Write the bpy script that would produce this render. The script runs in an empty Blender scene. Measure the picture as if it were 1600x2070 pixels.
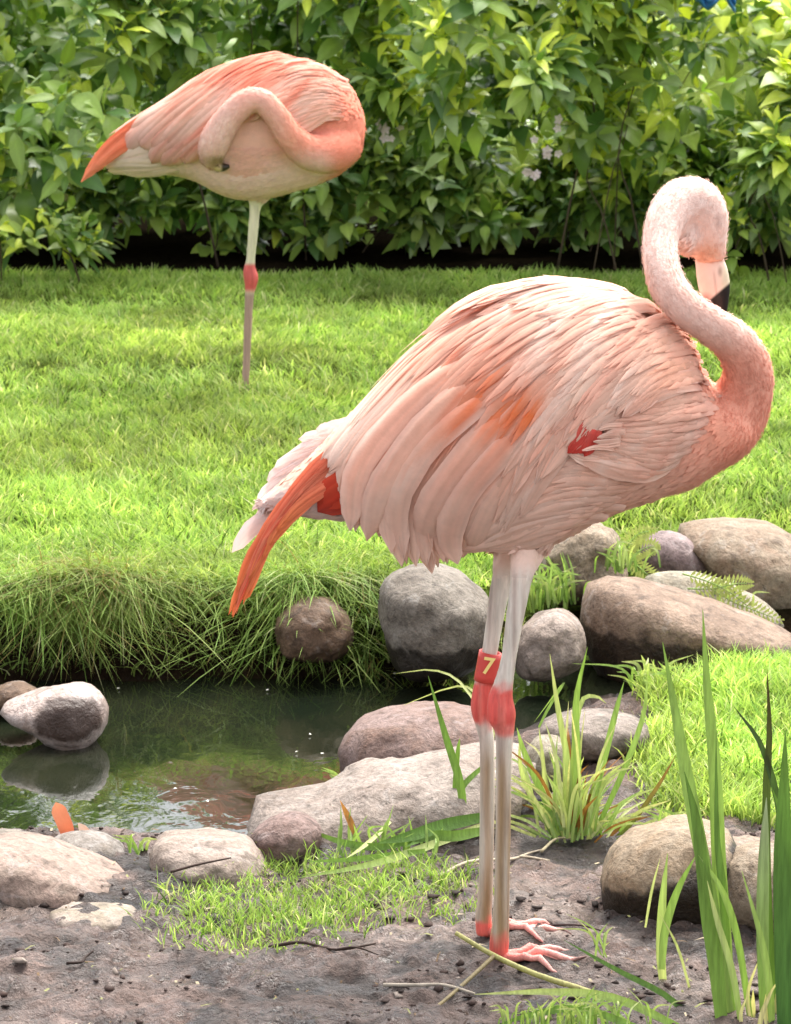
import bpy, bmesh, math, random
import numpy as np
from mathutils import Vector, Matrix, noise
from mathutils.bvhtree import BVHTree

random.seed(7)
RNG = np.random.default_rng(7)
scene = bpy.context.scene
COL = scene.collection

# ------------------------------------------------------------------ camera
F = 6750.0                      # focal length in pixels of a 1600x2070 frame
TH = math.radians(11.5)         # downward pitch
H = 1.52                        # eye height
cam_d = bpy.data.cameras.new('camera')
cam = bpy.data.objects.new('camera', cam_d)
COL.objects.link(cam)
cam.location = (0, 0, H)
cam.rotation_euler = (math.pi / 2 - TH, 0, 0)
cam_d.sensor_fit = 'VERTICAL'
cam_d.sensor_height = 24.0
cam_d.lens = F * 24.0 / 2070.0
cam_d.clip_end = 500
cam_d.dof.use_dof = True
cam_d.dof.focus_distance = 4.75
cam_d.dof.aperture_fstop = 15.0
scene.camera = cam

# ------------------------------------------------------------------ light
SUN_EL, SUN_AZ = math.radians(62), math.radians(28)     # azimuth from +Y towards +X
world = bpy.data.worlds.new('World')
scene.world = world
world.use_nodes = True
wn, wl = world.node_tree.nodes, world.node_tree.links
for n in list(wn):
    wn.remove(n)
sky = wn.new('ShaderNodeTexSky')
sky.sky_type = 'NISHITA'
sky.sun_disc = False
sky.sun_elevation = SUN_EL
sky.sun_rotation = SUN_AZ
sky.dust_density = 4.0
sky.ozone_density = 0.6
hsv = wn.new('ShaderNodeHueSaturation')
hsv.inputs['Saturation'].default_value = 0.22
bg = wn.new('ShaderNodeBackground')
bg.inputs['Strength'].default_value = 0.15
wo = wn.new('ShaderNodeOutputWorld')
wl.new(sky.outputs[0], hsv.inputs['Color'])
wl.new(hsv.outputs[0], bg.inputs[0])
wl.new(bg.outputs[0], wo.inputs[0])
sun_d = bpy.data.lights.new('sun', 'SUN')
sun_d.energy = 2.1
sun_d.angle = math.radians(45)
sun_d.color = (1.0, 0.96, 0.88)
sun = bpy.data.objects.new('sun', sun_d)
COL.objects.link(sun)
sdir = Vector((math.sin(SUN_AZ) * math.cos(SUN_EL), math.cos(SUN_AZ) * math.cos(SUN_EL), math.sin(SUN_EL)))
sun.rotation_euler = sdir.to_track_quat('Z', 'Y').to_euler()
sun.location = (2, 4, 8)
scene.view_settings.view_transform = 'Standard'
scene.view_settings.look = 'None'
scene.view_settings.gamma = 1.0
scene.view_settings.use_curve_mapping = False
scene.view_settings.exposure = 1.74
scene.render.engine = 'CYCLES'
scene.cycles.max_bounces = 6
scene.cycles.transparent_max_bounces = 6

# ------------------------------------------------------------------ helpers
CT, ST = math.cos(TH), math.sin(TH)
CAMP = Vector((0, 0, H))


def ray(px, py):
    u = (px - 800) / F
    v = (1035 - py) / F
    return Vector((u, CT + v * ST, -ST + v * CT))


def P(px, py, Y):
    d = ray(px, py)
    return CAMP + d * (Y / d.y)


def G(px, py, z=0.0):
    d = ray(px, py)
    return CAMP + d * ((z - H) / d.z)


def MPP(Y):
    return Y / CT / F


def to_px(v):
    """pixel of world points (n,3)"""
    v = np.asarray(v, float)
    x, y, z = v[:, 0], v[:, 1], v[:, 2] - H
    dep = y * CT - z * ST
    up = y * ST + z * CT
    return np.stack([800 + F * x / dep, 1035 - F * up / dep], 1)


def lin(r, g, b, k=1.0):
    def f(c):
        c = c / 255.0
        return k * (c / 12.92 if c <= 0.04045 else ((c + 0.055) / 1.055) ** 2.4)
    return np.array([f(r), f(g), f(b)])


def sstep(a, b, x):
    t = np.clip((np.asarray(x, float) - a) / (b - a), 0, 1)
    return t * t * (3 - 2 * t)


def hash2(ix, iy, s):
    n = (ix * 374761393 + iy * 668265263 + s * 1274126177) & 0xffffffff
    n = ((n ^ (n >> 13)) * 1274126177) & 0xffffffff
    return ((n ^ (n >> 16)) & 0xffff) / 65535.0


def vnoise(x, y, s=0):
    x = np.asarray(x, float); y = np.asarray(y, float)
    ix = np.floor(x).astype(np.int64); iy = np.floor(y).astype(np.int64)
    fx = x - ix; fy = y - iy
    fx = fx * fx * (3 - 2 * fx); fy = fy * fy * (3 - 2 * fy)
    a = hash2(ix, iy, s); b = hash2(ix + 1, iy, s)
    c = hash2(ix, iy + 1, s); d = hash2(ix + 1, iy + 1, s)
    return (a * (1 - fx) + b * fx) * (1 - fy) + (c * (1 - fx) + d * fx) * fy


def fbm(x, y, s=0, o=4):
    r = 0.0; a = 0.5; f = 1.0
    for k in range(o):
        r = r + a * (vnoise(x * f, y * f, s + k * 17) - 0.5)
        a *= 0.5; f *= 2.03
    return r


def catmull(pts, n):
    """resample a polyline of tuples smoothly to n points"""
    p = np.asarray(pts, float)
    if len(p) == 2:
        t = np.linspace(0, 1, n)[:, None]
        return p[0] * (1 - t) + p[1] * t
    q = np.vstack([2 * p[0] - p[1], p, 2 * p[-1] - p[-2]])
    seg = len(p) - 1
    out = []
    for t in np.linspace(0, seg - 1e-6, n):
        i = int(t); f = t - i
        a, b, c, d = q[i], q[i + 1], q[i + 2], q[i + 3]
        out.append(0.5 * ((2 * b) + (c - a) * f + (2 * a - 5 * b + 4 * c - d) * f * f + (3 * b - a - 3 * c + d) * f ** 3))
    return np.array(out)


def in_poly(x, y, poly):
    x = np.asarray(x, float); y = np.asarray(y, float)
    inside = np.zeros(x.shape, bool)
    n = len(poly)
    for i in range(n):
        x0, y0 = poly[i][0], poly[i][1]
        x1, y1 = poly[(i + 1) % n][0], poly[(i + 1) % n][1]
        if y0 == y1:
            continue
        c = ((y0 > y) != (y1 > y)) & (x < (x1 - x0) * (y - y0) / (y1 - y0) + x0)
        inside ^= c
    return inside


def poly_dist(x, y, poly):
    d = np.full(np.shape(x), 1e9)
    n = len(poly)
    for i in range(n):
        ax, ay = poly[i][0], poly[i][1]
        bx, by = poly[(i + 1) % n][0], poly[(i + 1) % n][1]
        ex, ey = bx - ax, by - ay
        t = np.clip(((x - ax) * ex + (y - ay) * ey) / (ex * ex + ey * ey + 1e-12), 0, 1)
        d = np.minimum(d, np.hypot(x - ax - t * ex, y - ay - t * ey))
    return d


def make_mesh(name, verts, faces_flat, sizes, col=None, smooth=True):
    """mesh from numpy arrays; faces_flat = loop vertex ids, sizes = loops per face"""
    me = bpy.data.meshes.new(name)
    verts = np.asarray(verts, np.float32).reshape(-1, 3)
    ff = np.asarray(faces_flat, np.int32).ravel()
    sizes = np.asarray(sizes, np.int32).ravel()
    me.vertices.add(len(verts))
    me.vertices.foreach_set('co', verts.ravel())
    me.loops.add(len(ff))
    me.loops.foreach_set('vertex_index', ff)
    me.polygons.add(len(sizes))
    st = np.zeros(len(sizes), np.int32)
    st[1:] = np.cumsum(sizes)[:-1]
    me.polygons.foreach_set('loop_start', st)
    me.polygons.foreach_set('loop_total', sizes)
    me.polygons.foreach_set('use_smooth', np.full(len(sizes), smooth, bool))
    me.update(calc_edges=True)
    if col is not None:
        set_col(me, col)
    return me


def set_normals(me, n):
    """shade small plumes with the normal of the surface they lie on"""
    me.normals_split_custom_set_from_vertices(np.asarray(n, np.float32).reshape(-1, 3).tolist())


def set_col(me, col):
    a = me.attributes.new('Col', 'FLOAT_COLOR', 'POINT')
    c = np.ones((len(me.vertices), 4), np.float32)
    c[:, :3] = col
    a.data.foreach_set('color', c.ravel())


def grid_faces(nu, nv):
    """quads of an nu x nv vertex grid"""
    i = np.arange(nu - 1)[:, None] * nv + np.arange(nv - 1)[None, :]
    q = np.stack([i, i + 1, i + nv + 1, i + nv], -1).reshape(-1, 4)
    return q


def link(name, me, mat=None, parent=None, base=None):
    o = bpy.data.objects.new(name, me)
    COL.objects.link(o)
    if mat is not None and len(me.materials) == 0:
        me.materials.append(mat)
    if parent is not None:
        o.parent = parent
        o.matrix_parent_inverse = Matrix.Translation(-Vector(parent['base']))
    return o


def tag(o, label=None, cat=None, group=None, kind=None):
    if label: o['label'] = label
    if cat: o['category'] = cat
    if group: o['group'] = group
    if kind: o['kind'] = kind
    return o


def thing(name, loc, label, cat, group=None):
    o = bpy.data.objects.new(name, None)
    COL.objects.link(o)
    o.location = loc
    o.empty_display_size = 0.05
    o['base'] = [float(c) for c in loc]
    return tag(o, label, cat, group)


def subpart(name, parent):
    o = bpy.data.objects.new(name, None)
    COL.objects.link(o)
    o.parent = parent
    o.empty_display_size = 0.03
    o['base'] = list(parent['base'])
    return o


# ------------------------------------------------------------------ materials
def new_mat(name):
    m = bpy.data.materials.new(name)
    m.use_nodes = True
    nt = m.node_tree
    for n in list(nt.nodes):
        nt.nodes.remove(n)
    return m, nt.nodes, nt.links


def nnoise(N, L, scale, detail=4, rough=0.55, vec=None, dist=0.0):
    t = N.new('ShaderNodeTexNoise')
    t.inputs['Scale'].default_value = scale
    t.inputs['Detail'].default_value = detail
    t.inputs['Roughness'].default_value = rough
    t.inputs['Distortion'].default_value = dist
    if vec is not None:
        L.new(vec, t.inputs['Vector'])
    return t.outputs['Fac']


def mapr(N, L, src, a, b, c, d, smooth=False):
    m = N.new('ShaderNodeMapRange')
    if smooth: m.interpolation_type = 'SMOOTHSTEP'
    m.inputs[1].default_value = a; m.inputs[2].default_value = b
    m.inputs[3].default_value = c; m.inputs[4].default_value = d
    L.new(src, m.inputs[0])
    return m.outputs[0]


def mixc(N, L, fac, a, b, mode='MIX'):
    m = N.new('ShaderNodeMix')
    m.data_type = 'RGBA'
    m.blend_type = mode
    for sock, val in ((m.inputs[0], fac), (m.inputs[6], a), (m.inputs[7], b)):
        if hasattr(val, 'links') or hasattr(val, 'is_linked'):
            L.new(val, sock)
        elif isinstance(val, (int, float)):
            sock.default_value = val
        else:
            sock.default_value = (*val, 1)
    return m.outputs[2]


def attr_mat(name, rough=0.6, spec=0.3, var=0.25, vscale=40, bump=0.0, bscale=200, trans=0.0, tint=(1, 1, 1), sheen=0.0, sss=0.0, stretch=None, objvar=0.0):
    m, N, L = new_mat(name)
    at = N.new('ShaderNodeAttribute'); at.attribute_name = 'Col'
    geo = N.new('ShaderNodeNewGeometry')
    tc = N.new('ShaderNodeTexCoord')
    vec = tc.outputs['Object']
    if stretch:
        mp = N.new('ShaderNodeMapping')
        mp.inputs['Scale'].default_value = stretch
        L.new(vec, mp.inputs['Vector'])
        vec = mp.outputs[0]
    nz = nnoise(N, L, vscale, 4, 0.6, vec)
    v = mapr(N, L, nz, 0.25, 0.75, 1 - var, 1 + var)
    cmb = N.new('ShaderNodeVectorMath'); cmb.operation = 'SCALE'
    L.new(at.outputs['Color'], cmb.inputs[0]); L.new(v, cmb.inputs['Scale'])
    colr = cmb.outputs[0]
    if objvar:
        oi = N.new('ShaderNodeObjectInfo')
        ov = mapr(N, L, oi.outputs['Random'], 0, 1, 1 - objvar, 1 + objvar)
        c2 = N.new('ShaderNodeVectorMath'); c2.operation = 'SCALE'
        L.new(colr, c2.inputs[0]); L.new(ov, c2.inputs['Scale'])
        colr = c2.outputs[0]
    b = N.new('ShaderNodeBsdfPrincipled')
    b.inputs['Roughness'].default_value = rough
    b.inputs['Specular IOR Level'].default_value = spec
    if sheen:
        b.inputs['Sheen Weight'].default_value = sheen
        b.inputs['Sheen Roughness'].default_value = 0.5
    if sss:
        b.inputs['Subsurface Weight'].default_value = sss
        b.inputs['Subsurface Radius'].default_value = (0.01, 0.005, 0.004)
    L.new(colr, b.inputs['Base Color'])
    if bump:
        bn = nnoise(N, L, bscale, 3, 0.6, vec)
        bp = N.new('ShaderNodeBump')
        bp.inputs['Strength'].default_value = bump
        bp.inputs['Distance'].default_value = 0.004
        L.new(bn, bp.inputs['Height'])
        L.new(bp.outputs[0], b.inputs['Normal'])
    out = N.new('ShaderNodeOutputMaterial')
    if trans:
        tr = N.new('ShaderNodeBsdfTranslucent')
        tv = N.new('ShaderNodeVectorMath'); tv.operation = 'MULTIPLY'
        L.new(colr, tv.inputs[0]); tv.inputs[1].default_value = tint
        L.new(tv.outputs[0], tr.inputs['Color'])
        mx = N.new('ShaderNodeMixShader')
        mx.inputs[0].default_value = trans
        L.new(b.outputs[0], mx.inputs[1]); L.new(tr.outputs[0], mx.inputs[2])
        L.new(mx.outputs[0], out.inputs[0])
    else:
        L.new(b.outputs[0], out.inputs[0])
    return m


def stone_mat(name, c1, c2, wet=None, speck=0.25, wetcol=0.28, seed=0.0, crack=0.0, dark_patch=None, wslope=0.0, wx0=0.0):
    """c1/c2 linear colours; wet = world height below which the stone keeps a dark wet tide mark"""
    m, N, L = new_mat(name)
    tc = N.new('ShaderNodeTexCoord')
    mp = N.new('ShaderNodeMapping'); mp.inputs['Location'].default_value = (seed, seed * 0.7, -seed)
    L.new(tc.outputs['Object'], mp.inputs['Vector'])
    v = mp.outputs[0]
    n1 = nnoise(N, L, 13, 7, 0.68, v, 1.2)
    n2 = nnoise(N, L, 120, 4, 0.7, v)
    n3 = nnoise(N, L, 32, 5, 0.65, v, 0.4)
    c = mixc(N, L, mapr(N, L, n1, 0.35, 0.65, 0, 1), c1, c2)
    dk = mapr(N, L, n3, 0.50, 0.68, 0, 0.75, True)
    c = mixc(N, L, dk, c, tuple(np.array(c2) * 0.5))
    sp = mapr(N, L, n2, 0.3, 0.7, 1 - speck * 1.3, 1 + speck * 1.3)
    sc = N.new('ShaderNodeVectorMath'); sc.operation = 'SCALE'
    L.new(c, sc.inputs[0]); L.new(sp, sc.inputs['Scale'])
    c = sc.outputs[0]
    # pale lichen bloom and dark pits
    lich = mapr(N, L, nnoise(N, L, 19, 5, 0.7, v, 0.8), 0.56, 0.66, 0, 0.45, True)
    c = mixc(N, L, lich, c, tuple(np.array(c1) * 0.75 + 0.12))
    pit = mapr(N, L, nnoise(N, L, 58, 4, 0.65, v, 0.5), 0.62, 0.70, 0, 0.7, True)
    c = mixc(N, L, pit, c, tuple(np.array(c2) * 0.32))
    b = N.new('ShaderNodeBsdfPrincipled')
    b.inputs['Specular IOR Level'].default_value = 0.3
    rough = 0.72
    if dark_patch is not None:
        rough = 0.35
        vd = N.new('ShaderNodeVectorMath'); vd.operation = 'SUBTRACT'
        L.new(tc.outputs['Object'], vd.inputs[0]); vd.inputs[1].default_value = tuple(dark_patch[0])
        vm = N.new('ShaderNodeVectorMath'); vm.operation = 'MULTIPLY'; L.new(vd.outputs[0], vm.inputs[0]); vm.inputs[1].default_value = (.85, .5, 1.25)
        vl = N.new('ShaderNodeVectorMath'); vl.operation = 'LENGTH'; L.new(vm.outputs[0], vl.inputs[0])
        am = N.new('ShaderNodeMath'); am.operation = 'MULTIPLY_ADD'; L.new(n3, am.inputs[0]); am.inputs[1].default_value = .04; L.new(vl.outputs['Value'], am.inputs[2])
        c = mixc(N, L, mapr(N, L, am.outputs[0], dark_patch[1] + .012, dark_patch[1] + .026, .93, 0, True), c, (0.035, 0.018, 0.012))  # dark brown patch with a noisy edge round a given point
    if wet is not None:
        geo = N.new('ShaderNodeNewGeometry')
        sx = N.new('ShaderNodeSeparateXYZ'); L.new(geo.outputs['Position'], sx.inputs[0])
        wn_ = nnoise(N, L, 22, 4, 0.6, v, 0.3)
        ad = N.new('ShaderNodeMath'); ad.operation = 'MULTIPLY_ADD'
        L.new(wn_, ad.inputs[0]); ad.inputs[1].default_value = 0.07
        wsl = N.new('ShaderNodeMath'); wsl.operation = 'MULTIPLY_ADD'; wsl.inputs[1].default_value = -wslope
        xo = N.new('ShaderNodeMath'); xo.operation = 'SUBTRACT'; L.new(sx.outputs['X'], xo.inputs[0]); xo.inputs[1].default_value = wx0
        L.new(xo.outputs[0], wsl.inputs[0]); L.new(sx.outputs['Z'], wsl.inputs[2])
        L.new(wsl.outputs[0], ad.inputs[2])
        wf = mapr(N, L, ad.outputs[0], wet + 0.028, wet + 0.046, 1, 0, True)
        c = mixc(N, L, wf, c, mixc(N, L, 1.0, c, (wetcol, wetcol * 0.9, wetcol * 0.82), 'MULTIPLY'))
        L.new(mapr(N, L, wf, 0, 1, rough, 0.5), b.inputs['Roughness'])
    else:
        b.inputs['Roughness'].default_value = rough
    L.new(c, b.inputs['Base Color'])
    ad2 = N.new('ShaderNodeMath'); ad2.operation = 'ADD'
    L.new(n3, ad2.inputs[0])
    ml = N.new('ShaderNodeMath'); ml.operation = 'MULTIPLY'; ml.inputs[1].default_value = 0.35
    L.new(n2, ml.inputs[0]); L.new(ml.outputs[0], ad2.inputs[1])
    hgt = ad2.outputs[0]
    if crack:
        vo = N.new('ShaderNodeTexVoronoi'); vo.feature = 'DISTANCE_TO_EDGE'
        vo.inputs['Scale'].default_value = 7
        wv = N.new('ShaderNodeVectorMath'); wv.operation = 'MULTIPLY_ADD'
        nc = N.new('ShaderNodeTexNoise'); nc.inputs['Scale'].default_value = 9
        L.new(v, nc.inputs['Vector'])
        L.new(nc.outputs['Color'], wv.inputs[0]); wv.inputs[1].default_value = (0.15,) * 3
        L.new(v, wv.inputs[2]); L.new(wv.outputs[0], vo.inputs['Vector'])
        cr = mapr(N, L, vo.outputs['Distance'], 0, 0.02, -crack, 0)
        ad3 = N.new('ShaderNodeMath'); ad3.operation = 'ADD'
        L.new(hgt, ad3.inputs[0]); L.new(cr, ad3.inputs[1])
        hgt = ad3.outputs[0]
    bp = N.new('ShaderNodeBump'); bp.inputs['Strength'].default_value = 0.6
    bp.inputs['Distance'].default_value = 0.014
    L.new(hgt, bp.inputs['Height']); L.new(bp.outputs[0], b.inputs['Normal'])
    out = N.new('ShaderNodeOutputMaterial')
    L.new(b.outputs[0], out.inputs[0])
    return m


MAT_GRASS = attr_mat('grass_blade', 0.6, 0.2, 0.12, 25, trans=0.5, tint=(1.1, 1.1, 0.7))
MAT_LEAF = attr_mat('shrub_leaf', 0.36, 0.5, 0.14, 30, bump=0.2, bscale=60, trans=0.33, tint=(1.15, 1.2, 0.5), objvar=0.14)
MAT_REED = attr_mat('reed_blade', 0.5, 0.3, 0.34, 70, bump=0.3, bscale=160, trans=0.3, tint=(1.1, 1.15, 0.6), stretch=(3, 3, 0.25))
MAT_STEM = attr_mat('bark_stem', 0.8, 0.2, 0.35, 60, bump=0.5, bscale=150)
MAT_TWIG = attr_mat('dry_twig', 0.8, 0.2, 0.3, 80, bump=0.4, bscale=200)
MAT_FEATHER = attr_mat('feather', 0.75, 0.12, 0.07, 60, bump=0.15, bscale=260, trans=0.25, tint=(1.05, 0.85, 0.75), sheen=0.15)
MAT_DOWN = attr_mat('short_plumage', 0.8, 0.1, 0.08, 60, trans=0.15, tint=(1.05, 0.88, 0.8))
MAT_BODY = attr_mat('bird_skin', 0.75, 0.15, 0.08, 45, bump=0.35, bscale=320, sheen=0.1)
MAT_LEG = attr_mat('leg_scales', 0.5, 0.3, 0.30, 120, bump=0.5, bscale=420, stretch=(1, 1, .10))
MAT_BILL = attr_mat('bill_horn', 0.4, 0.4, 0.06, 60)

# ------------------------------------------------------------------ terrain
ZW = -0.03
POND = [G(x, y, ZW) for x, y in [(-200, 1700), (120, 1690), (560, 1695), (690, 1600), (880, 1540), (1040, 1478), (1160, 1432),
                                 (1290, 1412), (1400, 1388), (1650, 1378)]]
POND = [(-5.0, POND[0].y)] + [(p.x, p.y) for p in POND] + [(1.6, 5.95), (1.6, 6.3)]
POND += [(p.x, p.y) for p in [G(x, y, ZW) for x, y in [(1600, 1285), (1300, 1295), (1100, 1310), (900, 1340), (700, 1368), (520, 1372), (420, 1366), (300, 1378), (160, 1372), (0, 1380), (-200, 1378)]]]
POND += [(-5.0, 5.92)]
ymid_x = np.array([-6, -0.6, 0.0, 0.5, 1.6, 6])
ymid_y = np.array([5.4, 5.4, 5.55, 5.9, 6.03, 6.03])


def wpoly(pts, z=0.0):
    return [(p.x, p.y) for p in (G(a, b, z) for a, b in pts)]


GRASS_RIGHT = wpoly([(1290, 1402), (1400, 1378), (1480, 1362), (1800, 1348), (2300, 1348), (2600, 1700), (1560, 1700), (1480, 1690), (1330, 1665), (1290, 1560), (1330, 1480)])
GRASS_MUD = wpoly([(380, 1870), (425, 1790), (560, 1752), (700, 1775), (850, 1772), (915, 1800), (880, 1845), (720, 1850), (650, 1895), (560, 1915), (440, 1905)])


def height(x, y):
    x = np.asarray(x, float); y = np.asarray(y, float)
    d = poly_dist(x, y, POND)
    ins = in_poly(x, y, POND)
    far = y > np.interp(x, ymid_x, ymid_y)
    mud = 0.012 + 0.035 * fbm(x * 4, y * 5, 3) + 0.040 * fbm(x * 18, y * 22, 9, 4)
    mud = mud + 0.030 * np.maximum(0, fbm(x * 45, y * 50, 31, 3) - 0.05) + 0.012 * fbm(x * 90, y * 100, 37, 2)
    mud = mud * np.where(in_poly(x, y, GRASS_RIGHT), 0.6, 1.0) + sstep(0.25, 0.5, x) * sstep(4.5, 4.9, y) * 0.02
    mud = np.maximum(mud, -0.012)
    lawn = 0.125 + 0.03 * fbm(x * 2.2, y * 2.2, 5, 3) + 0.012 * fbm(x * 12, y * 12, 8, 3) + 0.004 * np.maximum(y - 8, 0)
    z_in = ZW - np.clip(d * 0.9, 0, 0.22) - 0.002
    z_near = ZW + (mud - ZW) * sstep(0, 0.14, d)
    z_far = ZW + (lawn - ZW) * np.clip(sstep(-0.012, 0.075, d + 0.03 * fbm(x * 7, y * 7, 77, 2)) * (1 - 0.75 * sstep(0.02, 0.2, x)) + sstep(0, 0.9, d) * 0.75 * sstep(0.02, 0.2, x), 0, 1)
    return np.where(ins, z_in, np.where(far, z_far, z_near))


def axis(lo, hi, fine, outs):
    a = list(np.arange(lo, hi, fine))
    up = [hi + o for o in outs]
    dn = [lo - o for o in outs][::-1]
    return np.array(dn + a + up)


outs = [0.03, 0.07, 0.13, 0.22, 0.35, 0.55, 0.8, 1.2, 1.8, 2.7, 4, 6, 9, 14, 22, 35, 60, 100]
gx = axis(-1.15, 1.25, 0.0085, outs)
gy = np.concatenate([[-100, -60, -30, -12, -4, 0, 1.2, 2.2, 2.8, 3.2, 3.5, 3.65], np.arange(3.75, 5.15, 0.0065), np.arange(5.15, 6.35, 0.014),
                     np.arange(6.4, 10.5, 0.06), [10.6, 10.9, 11.3, 12, 13, 15, 18, 23, 30, 45, 70, 110, 160]])
GXm, GYm = np.meshgrid(gx, gy, indexing='ij')
GZ = height(GXm, GYm)
gv = np.stack([GXm, GYm, GZ], -1).reshape(-1, 3)
gq = grid_faces(len(gx), len(gy))
# zone colours of the ground, with shade painted on bank face and shrub foot
X, Y, Z = gv[:, 0], gv[:, 1], gv[:, 2]
farz = Y > np.interp(X, ymid_x, ymid_y)
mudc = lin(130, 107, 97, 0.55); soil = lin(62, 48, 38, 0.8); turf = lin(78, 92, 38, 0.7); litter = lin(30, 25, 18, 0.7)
gc = np.tile(mudc, (len(gv), 1))
pn = fbm(X * 7, Y * 9, 41, 4)
gc = gc * np.clip(1 + 1.5 * pn[:, None], .3, 1.9)
dkp = sstep(.04, .16, fbm(X * 16, Y * 22, 141, 4))[:, None]
gc = gc * (1 - .62 * dkp)
pale = sstep(0.05, 0.2, fbm(X * 5, Y * 12, 66, 4))[:, None]
gc = gc * (1 - 0.5 * pale) + 0.5 * pale * lin(176, 156, 144, 0.55)
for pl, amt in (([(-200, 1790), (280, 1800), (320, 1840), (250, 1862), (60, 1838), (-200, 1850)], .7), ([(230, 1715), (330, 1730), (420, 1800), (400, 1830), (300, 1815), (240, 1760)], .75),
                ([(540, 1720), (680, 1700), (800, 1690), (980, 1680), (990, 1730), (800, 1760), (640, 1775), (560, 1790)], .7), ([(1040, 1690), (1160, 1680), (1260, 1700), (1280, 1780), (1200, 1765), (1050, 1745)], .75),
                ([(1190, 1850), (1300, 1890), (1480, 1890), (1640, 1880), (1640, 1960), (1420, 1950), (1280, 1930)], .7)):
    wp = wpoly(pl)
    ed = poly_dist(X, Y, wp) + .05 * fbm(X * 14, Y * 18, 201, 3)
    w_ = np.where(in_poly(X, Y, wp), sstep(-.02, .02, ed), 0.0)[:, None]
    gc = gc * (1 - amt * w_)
mk = sstep(0, 0.03, in_poly(X, Y, GRASS_RIGHT) * 1.0)[:, None]
gc = gc * (1 - mk) + mk * turf
dpond = poly_dist(X, Y, POND)
ff = farz[:, None] * 1.0
bank = sstep(0.13, 0.05, dpond)[:, None]
farcol = turf * (1 - bank) + soil * 0.45 * bank  # soil darkened to paint the shade of the undercut bank
gc = gc * (1 - ff) + farcol * ff
wetn = ((~farz) * sstep(0.10, 0.02, dpond))[:, None]
gc = gc * (1 - 0.6 * wetn)
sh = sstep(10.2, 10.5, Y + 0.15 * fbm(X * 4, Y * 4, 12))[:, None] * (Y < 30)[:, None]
gc = gc * (1 - sh) + litter * sh  # leaf litter, its colour lowered for the shade beneath the shrubs
gfar = sstep(12.5, 14, Y)[:, None]
gc = gc * (1 - gfar) + turf * 1.3 * gfar


def ground_material():
    m, N, L = new_mat('soil_and_mud')
    at = N.new('ShaderNodeAttribute'); at.attribute_name = 'Col'
    tc = N.new('ShaderNodeTexCoord'); v = tc.outputs['Object']
    n1 = nnoise(N, L, 38, 6, 0.68, v, 0.5)
    n2 = nnoise(N, L, 210, 4, 0.7, v)
    k = mapr(N, L, n1, 0.3, 0.7, 0.35, 1.6)
    sc = N.new('ShaderNodeVectorMath'); sc.operation = 'SCALE'
    L.new(at.outputs['Color'], sc.inputs[0]); L.new(k, sc.inputs['Scale'])
    blk = mapr(N, L, nnoise(N, L, 75, 3, 0.6, v, 0.8), 0.60, 0.68, 0, 0.75, True)
    c = mixc(N, L, blk, sc.outputs[0], (0.02, 0.015, 0.012))
    b = N.new('ShaderNodeBsdfPrincipled')
    L.new(c, b.inputs['Base Color'])
    L.new(mapr(N, L, nnoise(N, L, 12, 3, 0.5, v), 0.42, 0.58, 0.8, 0.2), b.inputs['Roughness'])
    ge = N.new('ShaderNodeNewGeometry'); sx_ = N.new('ShaderNodeSeparateXYZ'); L.new(ge.outputs['Position'], sx_.inputs[0])
    L.new(mapr(N, L, sx_.outputs['Y'], 5.2, 6.0, 0.6, 0.0), b.inputs['Specular IOR Level'])
    ad = N.new('ShaderNodeMath'); ad.operation = 'MULTIPLY_ADD'
    L.new(n2, ad.inputs[0]); ad.inputs[1].default_value = 0.4; L.new(n1, ad.inputs[2])
    bp = N.new('ShaderNodeBump'); bp.inputs['Strength'].default_value = 1.0; bp.inputs['Distance'].default_value = 0.02
    L.new(ad.outputs[0], bp.inputs['Height']); L.new(bp.outputs[0], b.inputs['Normal'])
    o = N.new('ShaderNodeOutputMaterial'); L.new(b.outputs[0], o.inputs[0])
    return m


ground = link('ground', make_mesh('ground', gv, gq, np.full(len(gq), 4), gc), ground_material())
tag(ground, 'muddy pond bank in front and soil under the lawn behind', 'ground', kind='structure')

# ------------------------------------------------------------------ water
def water_material():
    m, N, L = new_mat('pond_water')
    tc = N.new('ShaderNodeTexCoord'); v = tc.outputs['Object']
    mp = N.new('ShaderNodeMapping'); mp.inputs['Scale'].default_value = (1, 0.6, 1); L.new(v, mp.inputs[0])
    b = N.new('ShaderNodeBsdfPrincipled')
    n = nnoise(N, L, 5, 4, 0.6, mp.outputs[0])
    c = mixc(N, L, mapr(N, L, n, 0.35, 0.65, 0, 1), (0.006, 0.009, 0.005), (0.014, 0.016, 0.008))
    L.new(c, b.inputs['Base Color'])
    b.inputs['Roughness'].default_value = 0.03
    b.inputs['IOR'].default_value = 1.5
    bp = N.new('ShaderNodeBump'); bp.inputs['Strength'].default_value = 0.10; bp.inputs['Distance'].default_value = 0.01
    L.new(nnoise(N, L, 16, 3, 0.5, mp.outputs[0], 0.4), bp.inputs['Height']); L.new(bp.outputs[0], b.inputs['Normal'])
    o = N.new('ShaderNodeOutputMaterial'); L.new(b.outputs[0], o.inputs[0])
    return m


wx = np.linspace(-4.9, 2.4, 40); wy = np.linspace(4.7, 6.25, 12)
WX, WY = np.meshgrid(wx, wy, indexing='ij')
wv = np.stack([WX, WY, np.full(WX.shape, ZW)], -1).reshape(-1, 3)
wq = grid_faces(40, 12)
water = link('pond_water', make_mesh('pond_water', wv, wq, np.full(len(wq), 4)), water_material())
tag(water, 'dark still pond water reflecting the grassy bank', 'water', kind='structure')


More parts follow.
